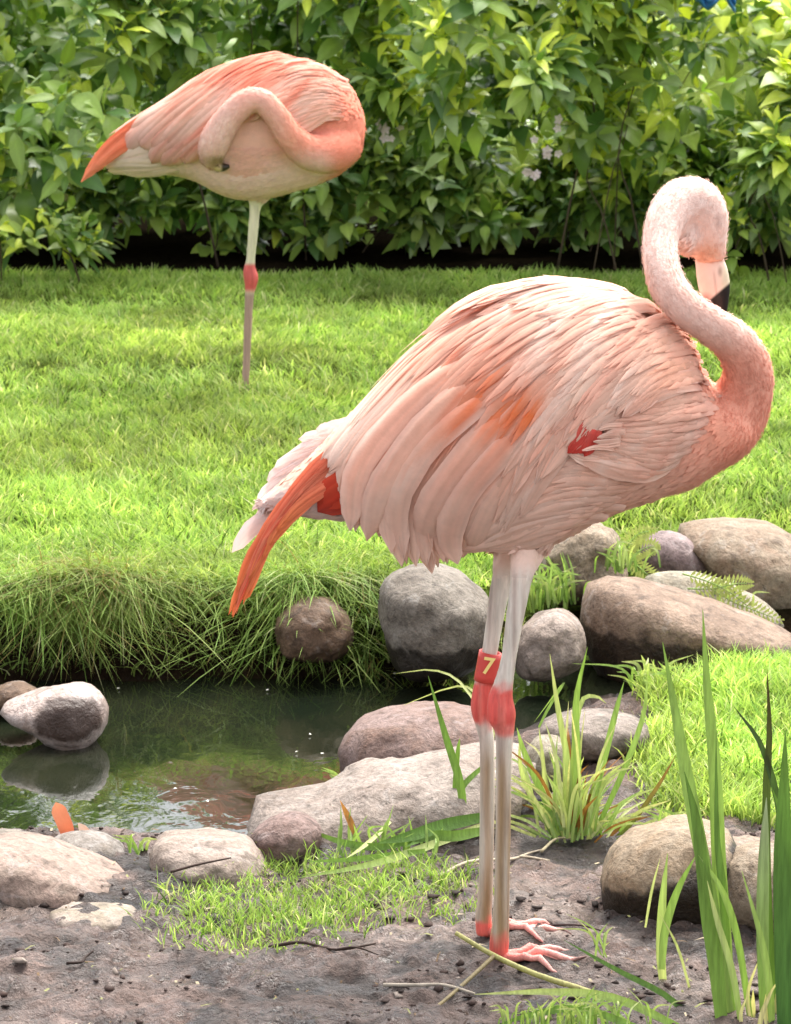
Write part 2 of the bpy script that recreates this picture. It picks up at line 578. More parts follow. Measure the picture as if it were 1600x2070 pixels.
# ------------------------------------------------------------------ grass
def blades(pos, length, width, lean, droop, col, nseg=2, tipk=1.25, seed=0):
    """arrays: pos (n,3), length (n), width (n), lean (n,2) horizontal offset per unit length, droop (n) downward share"""
    r = np.random.default_rng(seed)
    n = len(pos)
    ang = r.uniform(0, 2 * math.pi, n)
    # blades turn their flat roughly towards random headings
    wx_, wy_ = np.cos(ang), np.sin(ang)
    nv = 2 * nseg + 1
    V = np.zeros((n, nv, 3)); C = np.zeros((n, nv, 3))
    for k in range(nseg + 1):
        s = k / nseg
        off = lean * (s ** 1.7)[..., None] if False else lean * (s ** 1.7)
        c = pos.copy()
        c[:, 0] += off[:, 0] * length
        c[:, 1] += off[:, 1] * length
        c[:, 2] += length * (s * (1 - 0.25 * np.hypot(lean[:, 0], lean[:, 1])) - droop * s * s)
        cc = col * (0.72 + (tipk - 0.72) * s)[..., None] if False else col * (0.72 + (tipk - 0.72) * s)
        if k < nseg:
            w = width * (1 - 0.45 * s)
            V[:, 2 * k] = c; V[:, 2 * k, 0] -= wx_ * w / 2; V[:, 2 * k, 1] -= wy_ * w / 2
            V[:, 2 * k + 1] = c; V[:, 2 * k + 1, 0] += wx_ * w / 2; V[:, 2 * k + 1, 1] += wy_ * w / 2
            C[:, 2 * k] = cc; C[:, 2 * k + 1] = cc
        else:
            V[:, 2 * k] = c; C[:, 2 * k] = cc
    base = (np.arange(n) * nv)[:, None]
    fl = []
    for k in range(nseg - 1):
        fl += [2 * k, 2 * k + 1, 2 * k + 3, 2 * k + 2]
    fl += [2 * (nseg - 1), 2 * (nseg - 1) + 1, 2 * nseg]
    sz = [4] * (nseg - 1) + [3]
    faces = (base + np.array(fl)[None, :]).ravel()
    sizes = np.tile(sz, n)
    return V.reshape(-1, 3), faces, sizes, C.reshape(-1, 3)


def join_blades(parts):
    V, Fc, S, C = [], [], [], []
    o = 0
    for v, f, s, c in parts:
        V.append(v); Fc.append(f + o); S.append(s); C.append(c); o += len(v)
    return np.vstack(V), np.concatenate(Fc), np.concatenate(S), np.vstack(C)


def grass_cols(n, x, y, r, k=1.0):
    a = lin(186, 208, 116); b = lin(138, 178, 82); d = lin(226, 228, 170); e = lin(78, 112, 36)
    t = r.random(n)[:, None]
    c = a * t + b * (1 - t)
    pick = r.random(n)
    c = np.where((pick < 0.06)[:, None], d, c)
    c = np.where((pick > 0.93)[:, None], e, c)
    wp_ = sstep(.08, .22, fbm(x * 2.3, y * 1.6, 321, 3))[:, None]
    c = c * (1 - .2 * wp_) + lin(150, 142, 84) * .2 * wp_
    v = 1 + 0.9 * fbm(x * 3.1, y * 2.6, 21, 3) + 0.7 * fbm(x * 14, y * 10, 23, 2)
    return c * v[:, None] * k


GK = 0.80
def lawn(n, x0, x1, y0, y1, seed, l0=0.028, l1=0.06, w=0.0034, power=1.0, k=1.0):
    r = np.random.default_rng(seed)
    y = y0 + (y1 - y0) * r.random(n) ** power
    x = r.uniform(x0, x1, n)
    keep = (y > np.interp(x, ymid_x, ymid_y)) & (~in_poly(x, y, POND)) & (poly_dist(x, y, POND) > np.where(x > 0.15, 0.25, 0.045))
    x, y = x[keep], y[keep]; n = len(x)
    z = height(x, y) - 0.004
    cl = 1 + 1.1 * fbm(x * 9, y * 9, 51, 2)
    ln = r.uniform(l0, l1, n) * np.clip(cl, 0.45, 1.6)
    hd = 2 * math.pi * (vnoise(x * 16, y * 16, 71) * 1.6 + r.uniform(-0.25, 0.25, n))
    am = r.uniform(0.2, 1.0, n)
    lean = np.stack([np.cos(hd) * am, np.sin(hd) * am - 0.1], 1)
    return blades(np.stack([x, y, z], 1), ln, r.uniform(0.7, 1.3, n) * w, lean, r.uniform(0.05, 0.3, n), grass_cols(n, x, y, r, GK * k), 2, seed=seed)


def zone_grass(poly, n, seed, l0, l1, w, k=1.0, edge=0.03):
    r = np.random.default_rng(seed)
    xs = [p[0] for p in poly]; ys = [p[1] for p in poly]
    x = r.uniform(min(xs) - edge, min(max(xs), 1.6) + edge, n); y = r.uniform(min(ys) - edge, max(ys) + edge, n)
    d = poly_dist(x, y, poly); ins = in_poly(x, y, poly)
    keep = (ins | (d < edge * r.random(n) ** 2)) & ~in_poly(x, y, POND)
    x, y = x[keep], y[keep]; n = len(x)
    z = height(x, y) - 0.004
    ln = r.uniform(l0, l1, n) * np.clip(1 + 1.4 * fbm(x * 10, y * 10, seed, 2), 0.35, 1.7)
    hd = r.uniform(0, 2 * math.pi, n); am = r.uniform(0.15, 0.9, n)
    lean = np.stack([np.cos(hd) * am, np.sin(hd) * am], 1)
    return blades(np.stack([x, y, z], 1), ln, r.uniform(0.7, 1.3, n) * w, lean, r.uniform(0.05, 0.3, n), grass_cols(n, x, y, r, GK * k), 3, seed=seed)


lp = [lawn(95000, -1.25, 1.3, 5.8, 8.0, 1), lawn(80000, -1.5, 1.5, 8.0, 10.6, 2, 0.03, 0.055, 0.0042),
      lawn(52000, -3.0, 3.0, 5.8, 10.5, 3, 0.03, 0.06, 0.0065)]
v, f, s, c = join_blades(lp)
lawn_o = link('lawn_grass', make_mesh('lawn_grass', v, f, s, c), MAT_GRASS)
tag(lawn_o, 'short bright green lawn running back to the shrubs', 'grass', kind='stuff')

v, f, s, c = zone_grass(GRASS_RIGHT, 42000, 5, 0.03, 0.07, 0.0032, 1.25)
o = link('bank_turf', make_mesh('bank_turf', v, f, s, c), MAT_GRASS)
tag(o, 'bright yellow green turf on the near bank behind the reeds', 'grass', kind='stuff')

v, f, s, c = zone_grass(GRASS_MUD, 9000, 6, 0.012, 0.042, 0.0024, 0.85, 0.09)
o = link('mud_grass', make_mesh('mud_grass', v, f, s, c), MAT_GRASS)
tag(o, 'small patch of green grass growing out of the mud', 'grass', kind='stuff')


# long grass hanging over the far bank
def bank_fringe(seed=11):
    r = np.random.default_rng(seed)
    parts = []
    clumps = [(-40, 300, 1.0), (20, 340, 1.0), (85, 330, 1.15), (140, 420, 1.3), (200, 420, 1.35), (255, 330, 1.15), (310, 200, .9), (350, 110, 0.7), (405, 40, .9), (455, 45, 1.1),
              (500, 50, 0.9), (545, 120, 0.9), (590, 230, 1.2), (635, 200, 1.2), (690, 130, .75), (735, 150, 1.0), (770, 110, 0.8),
              (1015, 90, .7)]
    for px, n, lk in clumps:
        n = int(n * 1.6)
        p = G(px, 1375 if px < 900 else 1330, ZW)
        x = p.x + r.normal(0, 0.028, n)
        d0 = r.uniform(0.03, 0.15, n)
        y = p.y + d0
        z = height(x, y) - 0.003
        ln = r.uniform(0.07, 0.17, n) * lk
        am = r.uniform(0.35, 1.0, n)
        lean = np.stack([r.normal(0, 0.5, n) + 0.3 * np.sin(px), -am], 1)
        lean[:, 1] *= np.where(r.random(n) < 0.15, -0.3, 1)
        col = grass_cols(n, x, y, r, GK * 0.92)
        dry = r.random(n) < (0.28 if px in (140, 200) else 0.06)
        col[dry] = lin(176, 158, 96) * 0.6
        parts.append(blades(np.stack([x, y, z], 1), ln, r.uniform(0.0016, 0.0034, n), lean, r.uniform(0.35, 1.3, n), col, 6, 1.1, seed + px % 97))
    # shaggy uncut grass along the crest of the bank
    n = 9000
    x = r.uniform(-1.3, 0.12, n); y0 = np.interp(x, [-1.3, -0.7, 0.1], [5.93, 5.94, 5.95]); y = y0 + 0.04 + 0.5 * r.random(n) ** 1.6
    keep = ~in_poly(x, y, POND) & ~((x > -.43) & (x < -.2) & (y < y0 + .17) & (r.random(n) < .8)); x, y = x[keep], y[keep]; n = len(x)
    hd = r.uniform(0, 2 * math.pi, n); am = r.uniform(0.3, 1.2, n)
    lean = np.stack([np.cos(hd) * am, np.sin(hd) * am - 0.35], 1)
    parts.append(blades(np.stack([x, y, height(x, y) - 0.004], 1), r.uniform(0.05, 0.10, n), r.uniform(0.002, 0.0034, n), lean, r.uniform(0.2, 0.6, n), grass_cols(n, x, y, r, GK * 0.8), 4, 1.15, 3))
    return join_blades(parts)


v, f, s, c = bank_fringe()
o = link('bank_fringe_grass', make_mesh('bank_fringe_grass', v, f, s, c), MAT_GRASS)
tag(o, 'long shaggy grass hanging over the far edge of the pond', 'grass', kind='stuff')

# ------------------------------------------------------------------ stones
def stone(name, label, outline, Yc, depth, c1, c2, wet=None, seed=1, rough=0.06, tilt=0.0, crack=0.0, wetcol=0.28, speck=0.25, dark_patch=None, wslope=0.0):
    """outline: pixel points round the stone as seen; Yc: distance of its middle; depth: half thickness along the view"""
    o = np.array(outline, float)
    cpx, cpy = (o[:, 0].min() + o[:, 0].max()) / 2, (o[:, 1].min() + o[:, 1].max()) / 2
    mpp = MPP(Yc)
    dx = (o[:, 0] - cpx) * mpp; dz = -(o[:, 1] - cpy) * mpp / CT
    cl = np.stack([dx, dz], 1)
    per = np.vstack([cl[-3:], cl, cl[:3]])
    sm = catmull([tuple(q) for q in per], 12 * (len(per) - 1) + 1)[36:-36]      # smooth closed outline
    ang = np.arctan2(sm[:, 1], sm[:, 0]); rad = np.hypot(sm[:, 0], sm[:, 1])
    k = np.argsort(ang); ang = ang[k]; rad = rad[k]
    A = np.concatenate([ang - 2 * math.pi, ang, ang + 2 * math.pi]); R = np.concatenate([rad] * 3)
    gridA = np.linspace(-math.pi, math.pi, 145)
    # smooth periodic interpolation
    gr = np.interp(gridA, A, R)
    ker = np.array([1, 3, 4, 3, 1.]) / 12
    gg = np.concatenate([gr[-5:-1], gr, gr[1:5]])
    gr = np.convolve(gg, ker, 'same')[4:-4]
    bm = bmesh.new()
    bmesh.ops.create_icosphere(bm, subdivisions=4, radius=1.0)
    size = float(np.mean(rad))
    for v in bm.verts:
        x, y, z = v.co
        a = math.atan2(z, x)
        r = float(np.interp(a, gridA, gr))
        rho = math.hypot(x, z)
        kk = rho ** 0.82
        q = Vector((r * kk * math.cos(a), math.copysign(abs(y) ** 0.9, y) * depth, r * kk * math.sin(a)))
        q.y += tilt * q.z
        n1 = noise.fractal(q * (2.2 / size) + Vector((seed * 3.1, seed, 0)), 1.0, 2.0, 3)
        n2 = noise.noise(q * (9 / size) + Vector((seed, 0, seed)))
        n3 = noise.noise(q * (4.5 / size) + Vector((0, seed * 2.0, seed)))
        fac = 1 + rough * (1.3 * n1 + 0.45 * n2 - 1.1 * abs(n3)) * (0.45 + 0.75 * abs(y))
        v.co = q * fac
    me = bpy.data.meshes.new(name)
    bm.to_mesh(me); bm.free()
    for p in me.polygons: p.use_smooth = True
    ob = link(name, me, stone_mat(name + '_rock', c1, c2, wet, speck, wetcol, seed * 1.7, crack, dark_patch and (P(dark_patch[0], dark_patch[1], Yc - depth * .9) - P(cpx, cpy, Yc), dark_patch[2]), wslope, P(cpx, cpy, Yc).x))
    ob.location = P(cpx, cpy, Yc)
    tag(ob, label, 'stone', 'stones around the pond')
    return ob


SK = 0.40
grey = lin(178, 166, 152, SK); grey2 = lin(140, 126, 112, SK)
tan = lin(204, 184, 158, SK); tan2 = lin(168, 144, 118, SK)
pink = lin(212, 192, 178, SK); pink2 = lin(176, 154, 138, SK)
mauve = lin(186, 158, 150, SK); mauve2 = lin(146, 116, 106, SK)
brown = lin(158, 126, 100, SK); brown2 = lin(112, 84, 64, SK)
pale = lin(214, 204, 182, SK); pale2 = lin(178, 162, 138, SK)

stone('boulder', 'big round grey boulder at the far waterline, dark below its tide mark',
      [(768, 1200), (775, 1175), (800, 1155), (850, 1143), (900, 1146), (940, 1165), (975, 1195), (995, 1225), (990, 1290), (960, 1345), (880, 1372), (800, 1352), (775, 1280)],
      6.02, 0.14, grey, grey2, 0.06, 1, wetcol=0.2)
stone('stone', 'brown stone sunk in the shaggy grass left of the big grey boulder',
      [(556, 1262), (590, 1222), (645, 1208), (690, 1228), (716, 1270), (708, 1312), (650, 1336), (570, 1322)], 6.05, 0.09, brown, brown2, 0.02, 2, 0.07, wetcol=0.3)
stone('flat_stone', 'thin flat brown ledge stone behind the orange tail tip',
      [(545, 1205), (570, 1187), (620, 1186), (650, 1200), (640, 1222), (580, 1226)], 6.16, 0.09, brown, brown2, None, 3, 0.06)
stone('rough_stone', 'rough tan stone just behind the near flamingo\'s thigh',
      [(1075, 1150), (1095, 1100), (1140, 1065), (1200, 1053), (1240, 1075), (1262, 1115), (1266, 1170), (1240, 1210), (1150, 1220), (1085, 1195)], 6.42, 0.11, tan, tan2, None, 4, 0.12, speck=0.4)
stone('small_stone', 'small pinkish brown stone right of the flamingo legs at the waterline',
      [(1035, 1310), (1060, 1265), (1100, 1238), (1140, 1234), (1170, 1255), (1187, 1300), (1175, 1345), (1120, 1372), (1050, 1368)], 5.98, 0.08, pink, pink2, -0.01, 5, wetcol=0.4)
stone('long_boulder', 'long sloping brown boulder tapering down to the right picture edge',
      [(1172, 1215), (1185, 1178), (1225, 1167), (1300, 1178), (1380, 1200), (1470, 1230), (1550, 1262), (1640, 1300), (1650, 1330), (1560, 1338), (1500, 1360), (1380, 1392), (1260, 1388), (1195, 1350), (1172, 1280)],
      6.12, 0.15, lin(198, 168, 144, SK), lin(152, 122, 100, SK), 0.045, 6, 0.05, wetcol=0.22, wslope=-.12)
stone('small_stone', 'small mauve stone between the rough tan stone and the large domed one',
      [(1295, 1110), (1320, 1082), (1360, 1076), (1405, 1095), (1428, 1125), (1425, 1155), (1380, 1170), (1310, 1162)], 6.55, 0.07, lin(200, 176, 172, SK), lin(168, 142, 140, SK), None, 7)
stone('domed_boulder', 'large domed tan boulder on the lawn edge at far right',
      [(1360, 1085), (1400, 1062), (1460, 1050), (1530, 1056), (1600, 1082), (1660, 1130), (1670, 1200), (1600, 1250), (1500, 1255), (1430, 1210), (1415, 1150), (1395, 1110)], 6.6, 0.16, tan, lin(178, 148, 122, SK), None, 8)
stone('flat_stone', 'low pale stone wedged behind the long sloping boulder',
      [(1290, 1180), (1330, 1160), (1400, 1158), (1470, 1178), (1540, 1215), (1585, 1255), (1570, 1290), (1450, 1260), (1320, 1220)], 6.35, 0.08, pale, pale2, None, 9)
stone('oval_stone', 'purple brown oval stone at the water behind the flamingo legs',
      [(678, 1535), (690, 1495), (730, 1458), (790, 1436), (860, 1427), (940, 1432), (1000, 1448), (1040, 1480), (1030, 1540), (960, 1570), (800, 1600), (700, 1585)], 5.42, 0.13, mauve, lin(150, 116, 100, SK), -0.035, 10, wetcol=0.4)
stone('slab_stone', 'long pale slab sloping down to the water left of the flamingo legs',
      [(488, 1672), (502, 1636), (560, 1614), (622, 1612), (668, 1586), (760, 1560), (850, 1548), (940, 1534), (1046, 1530), (1095, 1555), (1085, 1625), (980, 1680), (820, 1700), (680, 1722), (600, 1708), (530, 1716)],
      5.02, 0.13, lin(204, 188, 176, SK), lin(176, 156, 142, SK), None, 11, 0.13, tilt=0.8)
stone('lump_stone', 'small lumpy stone at the lower left end of the long slab',
      [(505, 1690), (550, 1655), (610, 1645), (650, 1672), (648, 1715), (590, 1752), (530, 1745)], 4.86, 0.06, mauve, mauve2, -0.02, 12, wetcol=0.5)
stone('rounded_stone', 'squarish pink stone on the near bank between mud and pond',
      [(300, 1718), (325, 1692), (380, 1686), (450, 1688), (505, 1700), (540, 1735), (558, 1780), (540, 1815), (430, 1825), (345, 1800), (310, 1760)], 4.80, 0.10, pink, pink2, None, 13)
stone('flat_boulder', 'wide pink flat boulder at the left picture edge on the near bank',
      [(-90, 1760), (-70, 1715), (0, 1698), (80, 1706), (140, 1728), (200, 1750), (255, 1775), (272, 1800), (255, 1825), (150, 1840), (0, 1840)], 4.72, 0.12, lin(216, 184, 168, SK), pink2, None, 14)
stone('small_stone', 'small pale grey stone behind the wide flat pink boulder',
      [(100, 1705), (125, 1690), (175, 1686), (225, 1694), (255, 1722), (240, 1755), (160, 1752)], 4.87, 0.06, lin(196, 186, 178, SK), grey2, None, 15)
stone('low_stone', 'low grey stone at left edge touching the pond, behind the pink boulder',
      [(-60, 1705), (-20, 1686), (50, 1687), (105, 1702), (100, 1730), (0, 1735)], 4.88, 0.06, grey, grey2, None, 16)
stone('sunken_stone', 'pale stone almost buried in the mud at lower left',
      [(95, 1852), (130, 1838), (200, 1835), (262, 1840), (285, 1855), (240, 1885), (150, 1888)], 4.55, 0.06, pink, pale2, None, 17)
stone('rounded_boulder', 'rounded tan boulder with a dark wet lower half behind the reeds',
      [(1208, 1790), (1218, 1740), (1250, 1695), (1300, 1668), (1370, 1652), (1420, 1652), (1470, 1675), (1500, 1720), (1505, 1800), (1480, 1870), (1400, 1905), (1290, 1890), (1225, 1850)], 4.60, 0.11, tan, lin(196, 166, 132, SK), 0.075, 18, wetcol=0.10, tilt=-0.1, wslope=.35)
stone('rounded_stone', 'tan stone behind the reeds at the right picture edge',
      [(1452, 1800), (1462, 1740), (1500, 1712), (1560, 1705), (1640, 1712), (1670, 1760), (1660, 1840), (1600, 1890), (1500, 1880)], 4.55, 0.09, tan, tan2, None, 19)
stone('wedge_stone', 'thin pale stone wedged between the two tan reed bed stones',
      [(1445, 1712), (1470, 1700), (1530, 1698), (1570, 1708), (1560, 1740), (1480, 1740)], 4.72, 0.05, pink, tan2, None, 20)
stone('low_stone', 'pale low stone half hidden behind the sedge clump',
      [(1085, 1475), (1120, 1448), (1190, 1440), (1260, 1445), (1310, 1468), (1300, 1510), (1200, 1530), (1110, 1515)], 5.35, 0.08, lin(202, 184, 172, SK), grey2, None, 21)
stone('small_stone', 'small cream stone at the foot of the sedge clump',
      [(1060, 1530), (1085, 1490), (1125, 1488), (1150, 1515), (1150, 1580), (1110, 1600), (1070, 1580)], 5.1, 0.05, pale, pale2, None, 22)
stone('wet_stone', 'teardrop shaped pale wet rock with a dark brown patch, in the water at left',
      [(-5, 1432), (60, 1402), (120, 1388), (170, 1382), (205, 1398), (222, 1432), (214, 1470), (185, 1505), (145, 1518), (100, 1500), (50, 1465)], 5.62, 0.085, lin(226, 206, 198, SK * 1.25), lin(186, 160, 146, SK * 1.2), None, 23, 0.05, dark_patch=(138, 1458, .05))
stone('small_stone', 'small brown wet stone at far left edge under the grass',
      [(-30, 1410), (0, 1388), (40, 1380), (75, 1395), (70, 1420), (20, 1435)], 5.80, 0.05, brown, brown2, None, 24)

# ------------------------------------------------------------------ flamingos
def loft(bm, secs, n=20):
    """secs: list of (centre, half axis a, half axis b)"""
    rings = []
    for c, a, b in secs:
        rings.append([bm.verts.new(c + a * math.cos(2 * math.pi * i / n) + b * math.sin(2 * math.pi * i / n)) for i in range(n)])
    for r0, r1 in zip(rings, rings[1:]):
        for i in range(n):
            j = (i + 1) % n
            bm.faces.new((r0[i], r0[j], r1[j], r1[i]))
    bm.faces.new(rings[0][::-1])
    bm.faces.new(rings[-1])


def tube_px(bm, pts, flat=1.0, m=None, n=20):
    """pts: (px, py, radius_px, Y)"""
    p = catmull(pts, m or len(pts) * 4)
    w = [P(a[0], a[1], a[3]) for a in p]
    secs = []
    for i in range(len(w)):
        t = (w[min(i + 1, len(w) - 1)] - w[max(i - 1, 0)]).normalized()
        a = Vector((0, 1, 0)).cross(t)
        if a.length < 0.2: a = Vector((1, 0, 0)).cross(t)
        a.normalize()
        b = t.cross(a).normalized()
        r = max(p[i][2], 0.8) * MPP(p[i][3])
        secs.append((w[i], a * r, b * r * flat))
    loft(bm, secs, n)
    return p, w


def tube_w(bm, pts, n=10):
    """pts: (Vector, radius)"""
    secs = []
    for i, (c, r) in enumerate(pts):
        t = (pts[min(i + 1, len(pts) - 1)][0] - pts[max(i - 1, 0)][0]).normalized()
        a = t.cross(Vector((0, 0, 1)))
        if a.length < 0.1: a = t.cross(Vector((0, 1, 0)))
        a.normalize(); b = t.cross(a).normalized()
        secs.append((c, a * r, b * r))
    loft(bm, secs, n)


def remeshed(bm, voxel, iters=4, fac=0.5):
    bmesh.ops.recalc_face_normals(bm, faces=bm.faces)
    me = bpy.data.meshes.new('tmp'); bm.to_mesh(me); bm.free()
    ob = bpy.data.objects.new('tmp', me); COL.objects.link(ob)
    md = ob.modifiers.new('r', 'REMESH'); md.mode = 'VOXEL'; md.voxel_size = voxel; md.use_smooth_shade = True
    sm = ob.modifiers.new('s', 'SMOOTH'); sm.iterations = iters; sm.factor = fac
    dg = bpy.context.evaluated_depsgraph_get()
    out = bpy.data.meshes.new_from_object(ob.evaluated_get(dg))
    bpy.data.objects.remove(ob); bpy.data.meshes.remove(me)
    for p in out.polygons: p.use_smooth = True
    return out


def blob(px, py, cx, cy, rx, ry=None):
    ry = ry or rx
    return np.clip(1.35 - 1.1 * np.hypot((px - cx) / rx, (py - cy) / ry), 0, 1)[:, None]


def verts_of(me):
    a = np.zeros(len(me.vertices) * 3, np.float32)
    me.vertices.foreach_get('co', a)
    return a.reshape(-1, 3).astype(float)


def normals_of(me):
    a = np.zeros(len(me.vertices) * 3, np.float32)
    me.vertices.foreach_get('normal', a)
    return a.reshape(-1, 3).astype(float)


def leg_slot(me, Yp, lim):
    me.materials.append(MAT_LEG)
    n = len(me.polygons)
    idx = np.array([1 if Yp[p.vertices[0]] > lim else 0 for p in me.polygons], np.int32)
    me.polygons.foreach_set('material_index', idx)


def make_foot(root, foot, k, zb=0.0):
    """three jointed front toes with claws and the webs between them"""
    bm = bmesh.new()
    f0 = Vector((foot.x, foot.y, foot.z))
    toes = []
    for ax, ay, ln in ((0.93, 0.34, .112), (1, -0.13, .125), (0.86, -0.58, .098)):
        d = Vector((ax, ay, 0)).normalized() * ln * k
        pts = []
        for t, h, r in ((0, .014, .0100), (.18, .011, .0078), (.34, .007, .0060), (.46, .008, .0066), (.60, .005, .0050), (.74, .006, .0056), (.88, .003, .0040), (.97, .002, .0030), (1.08, -.001, .0010)):
            q = f0 + d * t
            g = float(height(np.array([q.x]), np.array([q.y]))[0]) if zb == 0 else zb
            pts.append((Vector((q.x, q.y, max(g, f0.z - .02) * min(1, t * 3) + f0.z * max(0, 1 - t * 3) + h * k)), r * k))
        toes.append(pts)
        tube_w(bm, pts, 9)
    for A_, B_ in zip(toes, toes[1:]):
        va = [bm.verts.new(q[0]) for q in A_[:8]]; vb = [bm.verts.new(q[0]) for q in B_[:8]]
        vm = [bm.verts.new((a_[0] + b_[0]) / 2 * 1.0 - (A_[1][0] * 0) + (f0 - (a_[0] + b_[0]) / 2) * (.04 * i) - Vector((0, 0, .002))) for i, (a_, b_) in enumerate(zip(A_[:8], B_[:8]))]
        for i in range(7):
            bm.faces.new((va[i], va[i + 1], vm[i + 1], vm[i])); bm.faces.new((vm[i], vm[i + 1], vb[i + 1], vb[i]))
    me = bpy.data.meshes.new('foot'); bm.to_mesh(me); bm.free()
    for q in me.polygons: q.use_smooth = True
    V = verts_of(me); dd = np.linalg.norm(V[:, :2] - np.array([f0.x, f0.y]), axis=1)[:, None] / (.12 * k)
    t = np.clip(dd, 0, 1)
    c = fc(218, 100, 88) * (1 - t) ** 1.3 + fc(226, 168, 158) * (1 - (1 - t) ** 1.3)
    c = c * (1 - .75 * sstep(.92, 1.0, dd))
    set_col(me, c)
    link('foot', me, MAT_LEG, root)


class FeatherSet:
    """lays curved feathers along pixel strokes on the bird's surface"""

    def __init__(self, bvh, Y0, rnd):
        self.bvh, self.Y0, self.r = bvh, Y0, rnd
        self.sV, self.sC, self.sN = [], [], []
        self.cmap = None

    def lay(self, stroke, width, off, dy=None, nl=12):
        """returns positions, tangents, normals along the stroke"""
        p = catmull(stroke, nl)
        ys, ns = [], []
        for a in p:
            d = ray(a[0], a[1]).normalized()
            if dy is None:
                hit = self.bvh.ray_cast(CAMP, d)
            else:
                hit = (None,)
            if hit[0] is not None and hit[0].y < self.Y0 + 0.06:
                ys.append(hit[0].y); ns.append(hit[1] if hit[1].y < 0 else -hit[1])
            else:
                ys.append(None); ns.append(None)
        if dy is not None:
            ys = [self.Y0 + dy] * nl; ns = [Vector((0, -1, 0.1)).normalized()] * nl
        else:
            first = next((i for i in range(nl) if ys[i] is not None), None)
            if first is None:
                ys = [self.Y0] * nl; ns = [Vector((0, -1, 0))] * nl
            else:
                for i in range(first - 1, -1, -1): ys[i] = ys[i + 1]; ns[i] = ns[i + 1]
                for i in range(first + 1, nl):
                    if ys[i] is None:
                        ys[i] = ys[i - 1]; ns[i] = (ns[i - 1] * 0.8 + Vector((0, -1, 0)) * 0.2).normalized()
        ys = np.array(ys)
        for _ in range(2):
            ys[1:-1] = (ys[:-2] + 2 * ys[1:-1] + ys[2:]) / 4
        N = np.array([list(n) for n in ns])
        for _ in range(3):
            N[1:-1] = (N[:-2] + 2 * N[1:-1] + N[2:]) / 4
        N /= np.linalg.norm(N, axis=1)[:, None]
        W = np.array([list(P(p[i][0], p[i][1], ys[i])) for i in range(nl)])
        return W, N

    def feather(self, stroke, width, off, lift, c_mid, c_edge, c_tip, tip=0.3, dy=None, nl=12, camber=0.22, kv=1.0):
        W, N = self.lay(stroke, width, off, dy, nl)
        T = np.gradient(W, axis=0); T /= np.linalg.norm(T, axis=1)[:, None] + 1e-9
        B = np.cross(N, T); B /= np.linalg.norm(B, axis=1)[:, None] + 1e-9
        nw = 11
        v = np.linspace(-1, 1, nw)
        s = np.linspace(0, 1, nl)
        w = width * (0.55 + 0.45 * np.sin(np.minimum(s / (1 - tip), 1) * math.pi / 2))
        tp = np.clip((s - (1 - tip)) / tip, 0, 1)
        w = w * np.sqrt(np.clip(1 - tp ** 2.2, 0.0, 1)) + 0.0006
        jit = 1 + 0.07 * np.array([[self.r.uniform(-1, 1) for _ in v] for _ in s])
        V = np.zeros((nl, nw, 3)); C = np.zeros((nl, nw, 3))
        twist = self.r.uniform(-0.12, 0.12)
        for j, vv in enumerate(v):
            h = -0.003 + (off + 0.003) * sstep(0, .4, s) + lift * s ** 1.5 + camber * w * (1 - vv * vv) + twist * vv * w + 0.0007 * self.r.uniform(-1, 1)
            V[:, j] = W + B * (vv * w * jit[:, j])[:, None] + N * h[:, None]
            e = abs(vv) ** 2.0
            base = c_mid * (1 - e) + c_edge * e if c_mid is not None else None
            streak = (1 + 0.07 * self.r.uniform(-1, 1)) * (0.93 if j == nw // 2 else 1.0)
            st = (s ** 2.5)[:, None]
            if self.cmap is not None and c_mid is None:
                cm_ = self.cmap(to_px(V[:, j]))
                C[:, j] = (cm_ * (1 - .38 * e) + fc(246, 222, 208) * .38 * e) * streak * kv
            else:
                C[:, j] = (base * (1 - st) + c_tip * st) * streak
        # frayed tip: the barbs end unevenly
        fr = 0.03 * (W[-1] - W[-3])
        for j in range(nw):
            a = self.r.uniform(-1.5, 1.0)
            V[-1, j] += fr * a; V[-2, j] += fr * a * .5
        q = grid_faces(nl, nw)
        return make_mesh('feather', V.reshape(-1, 3), q, np.full(len(q), 4), np.clip(C.reshape(-1, 3), 0, 0.95))


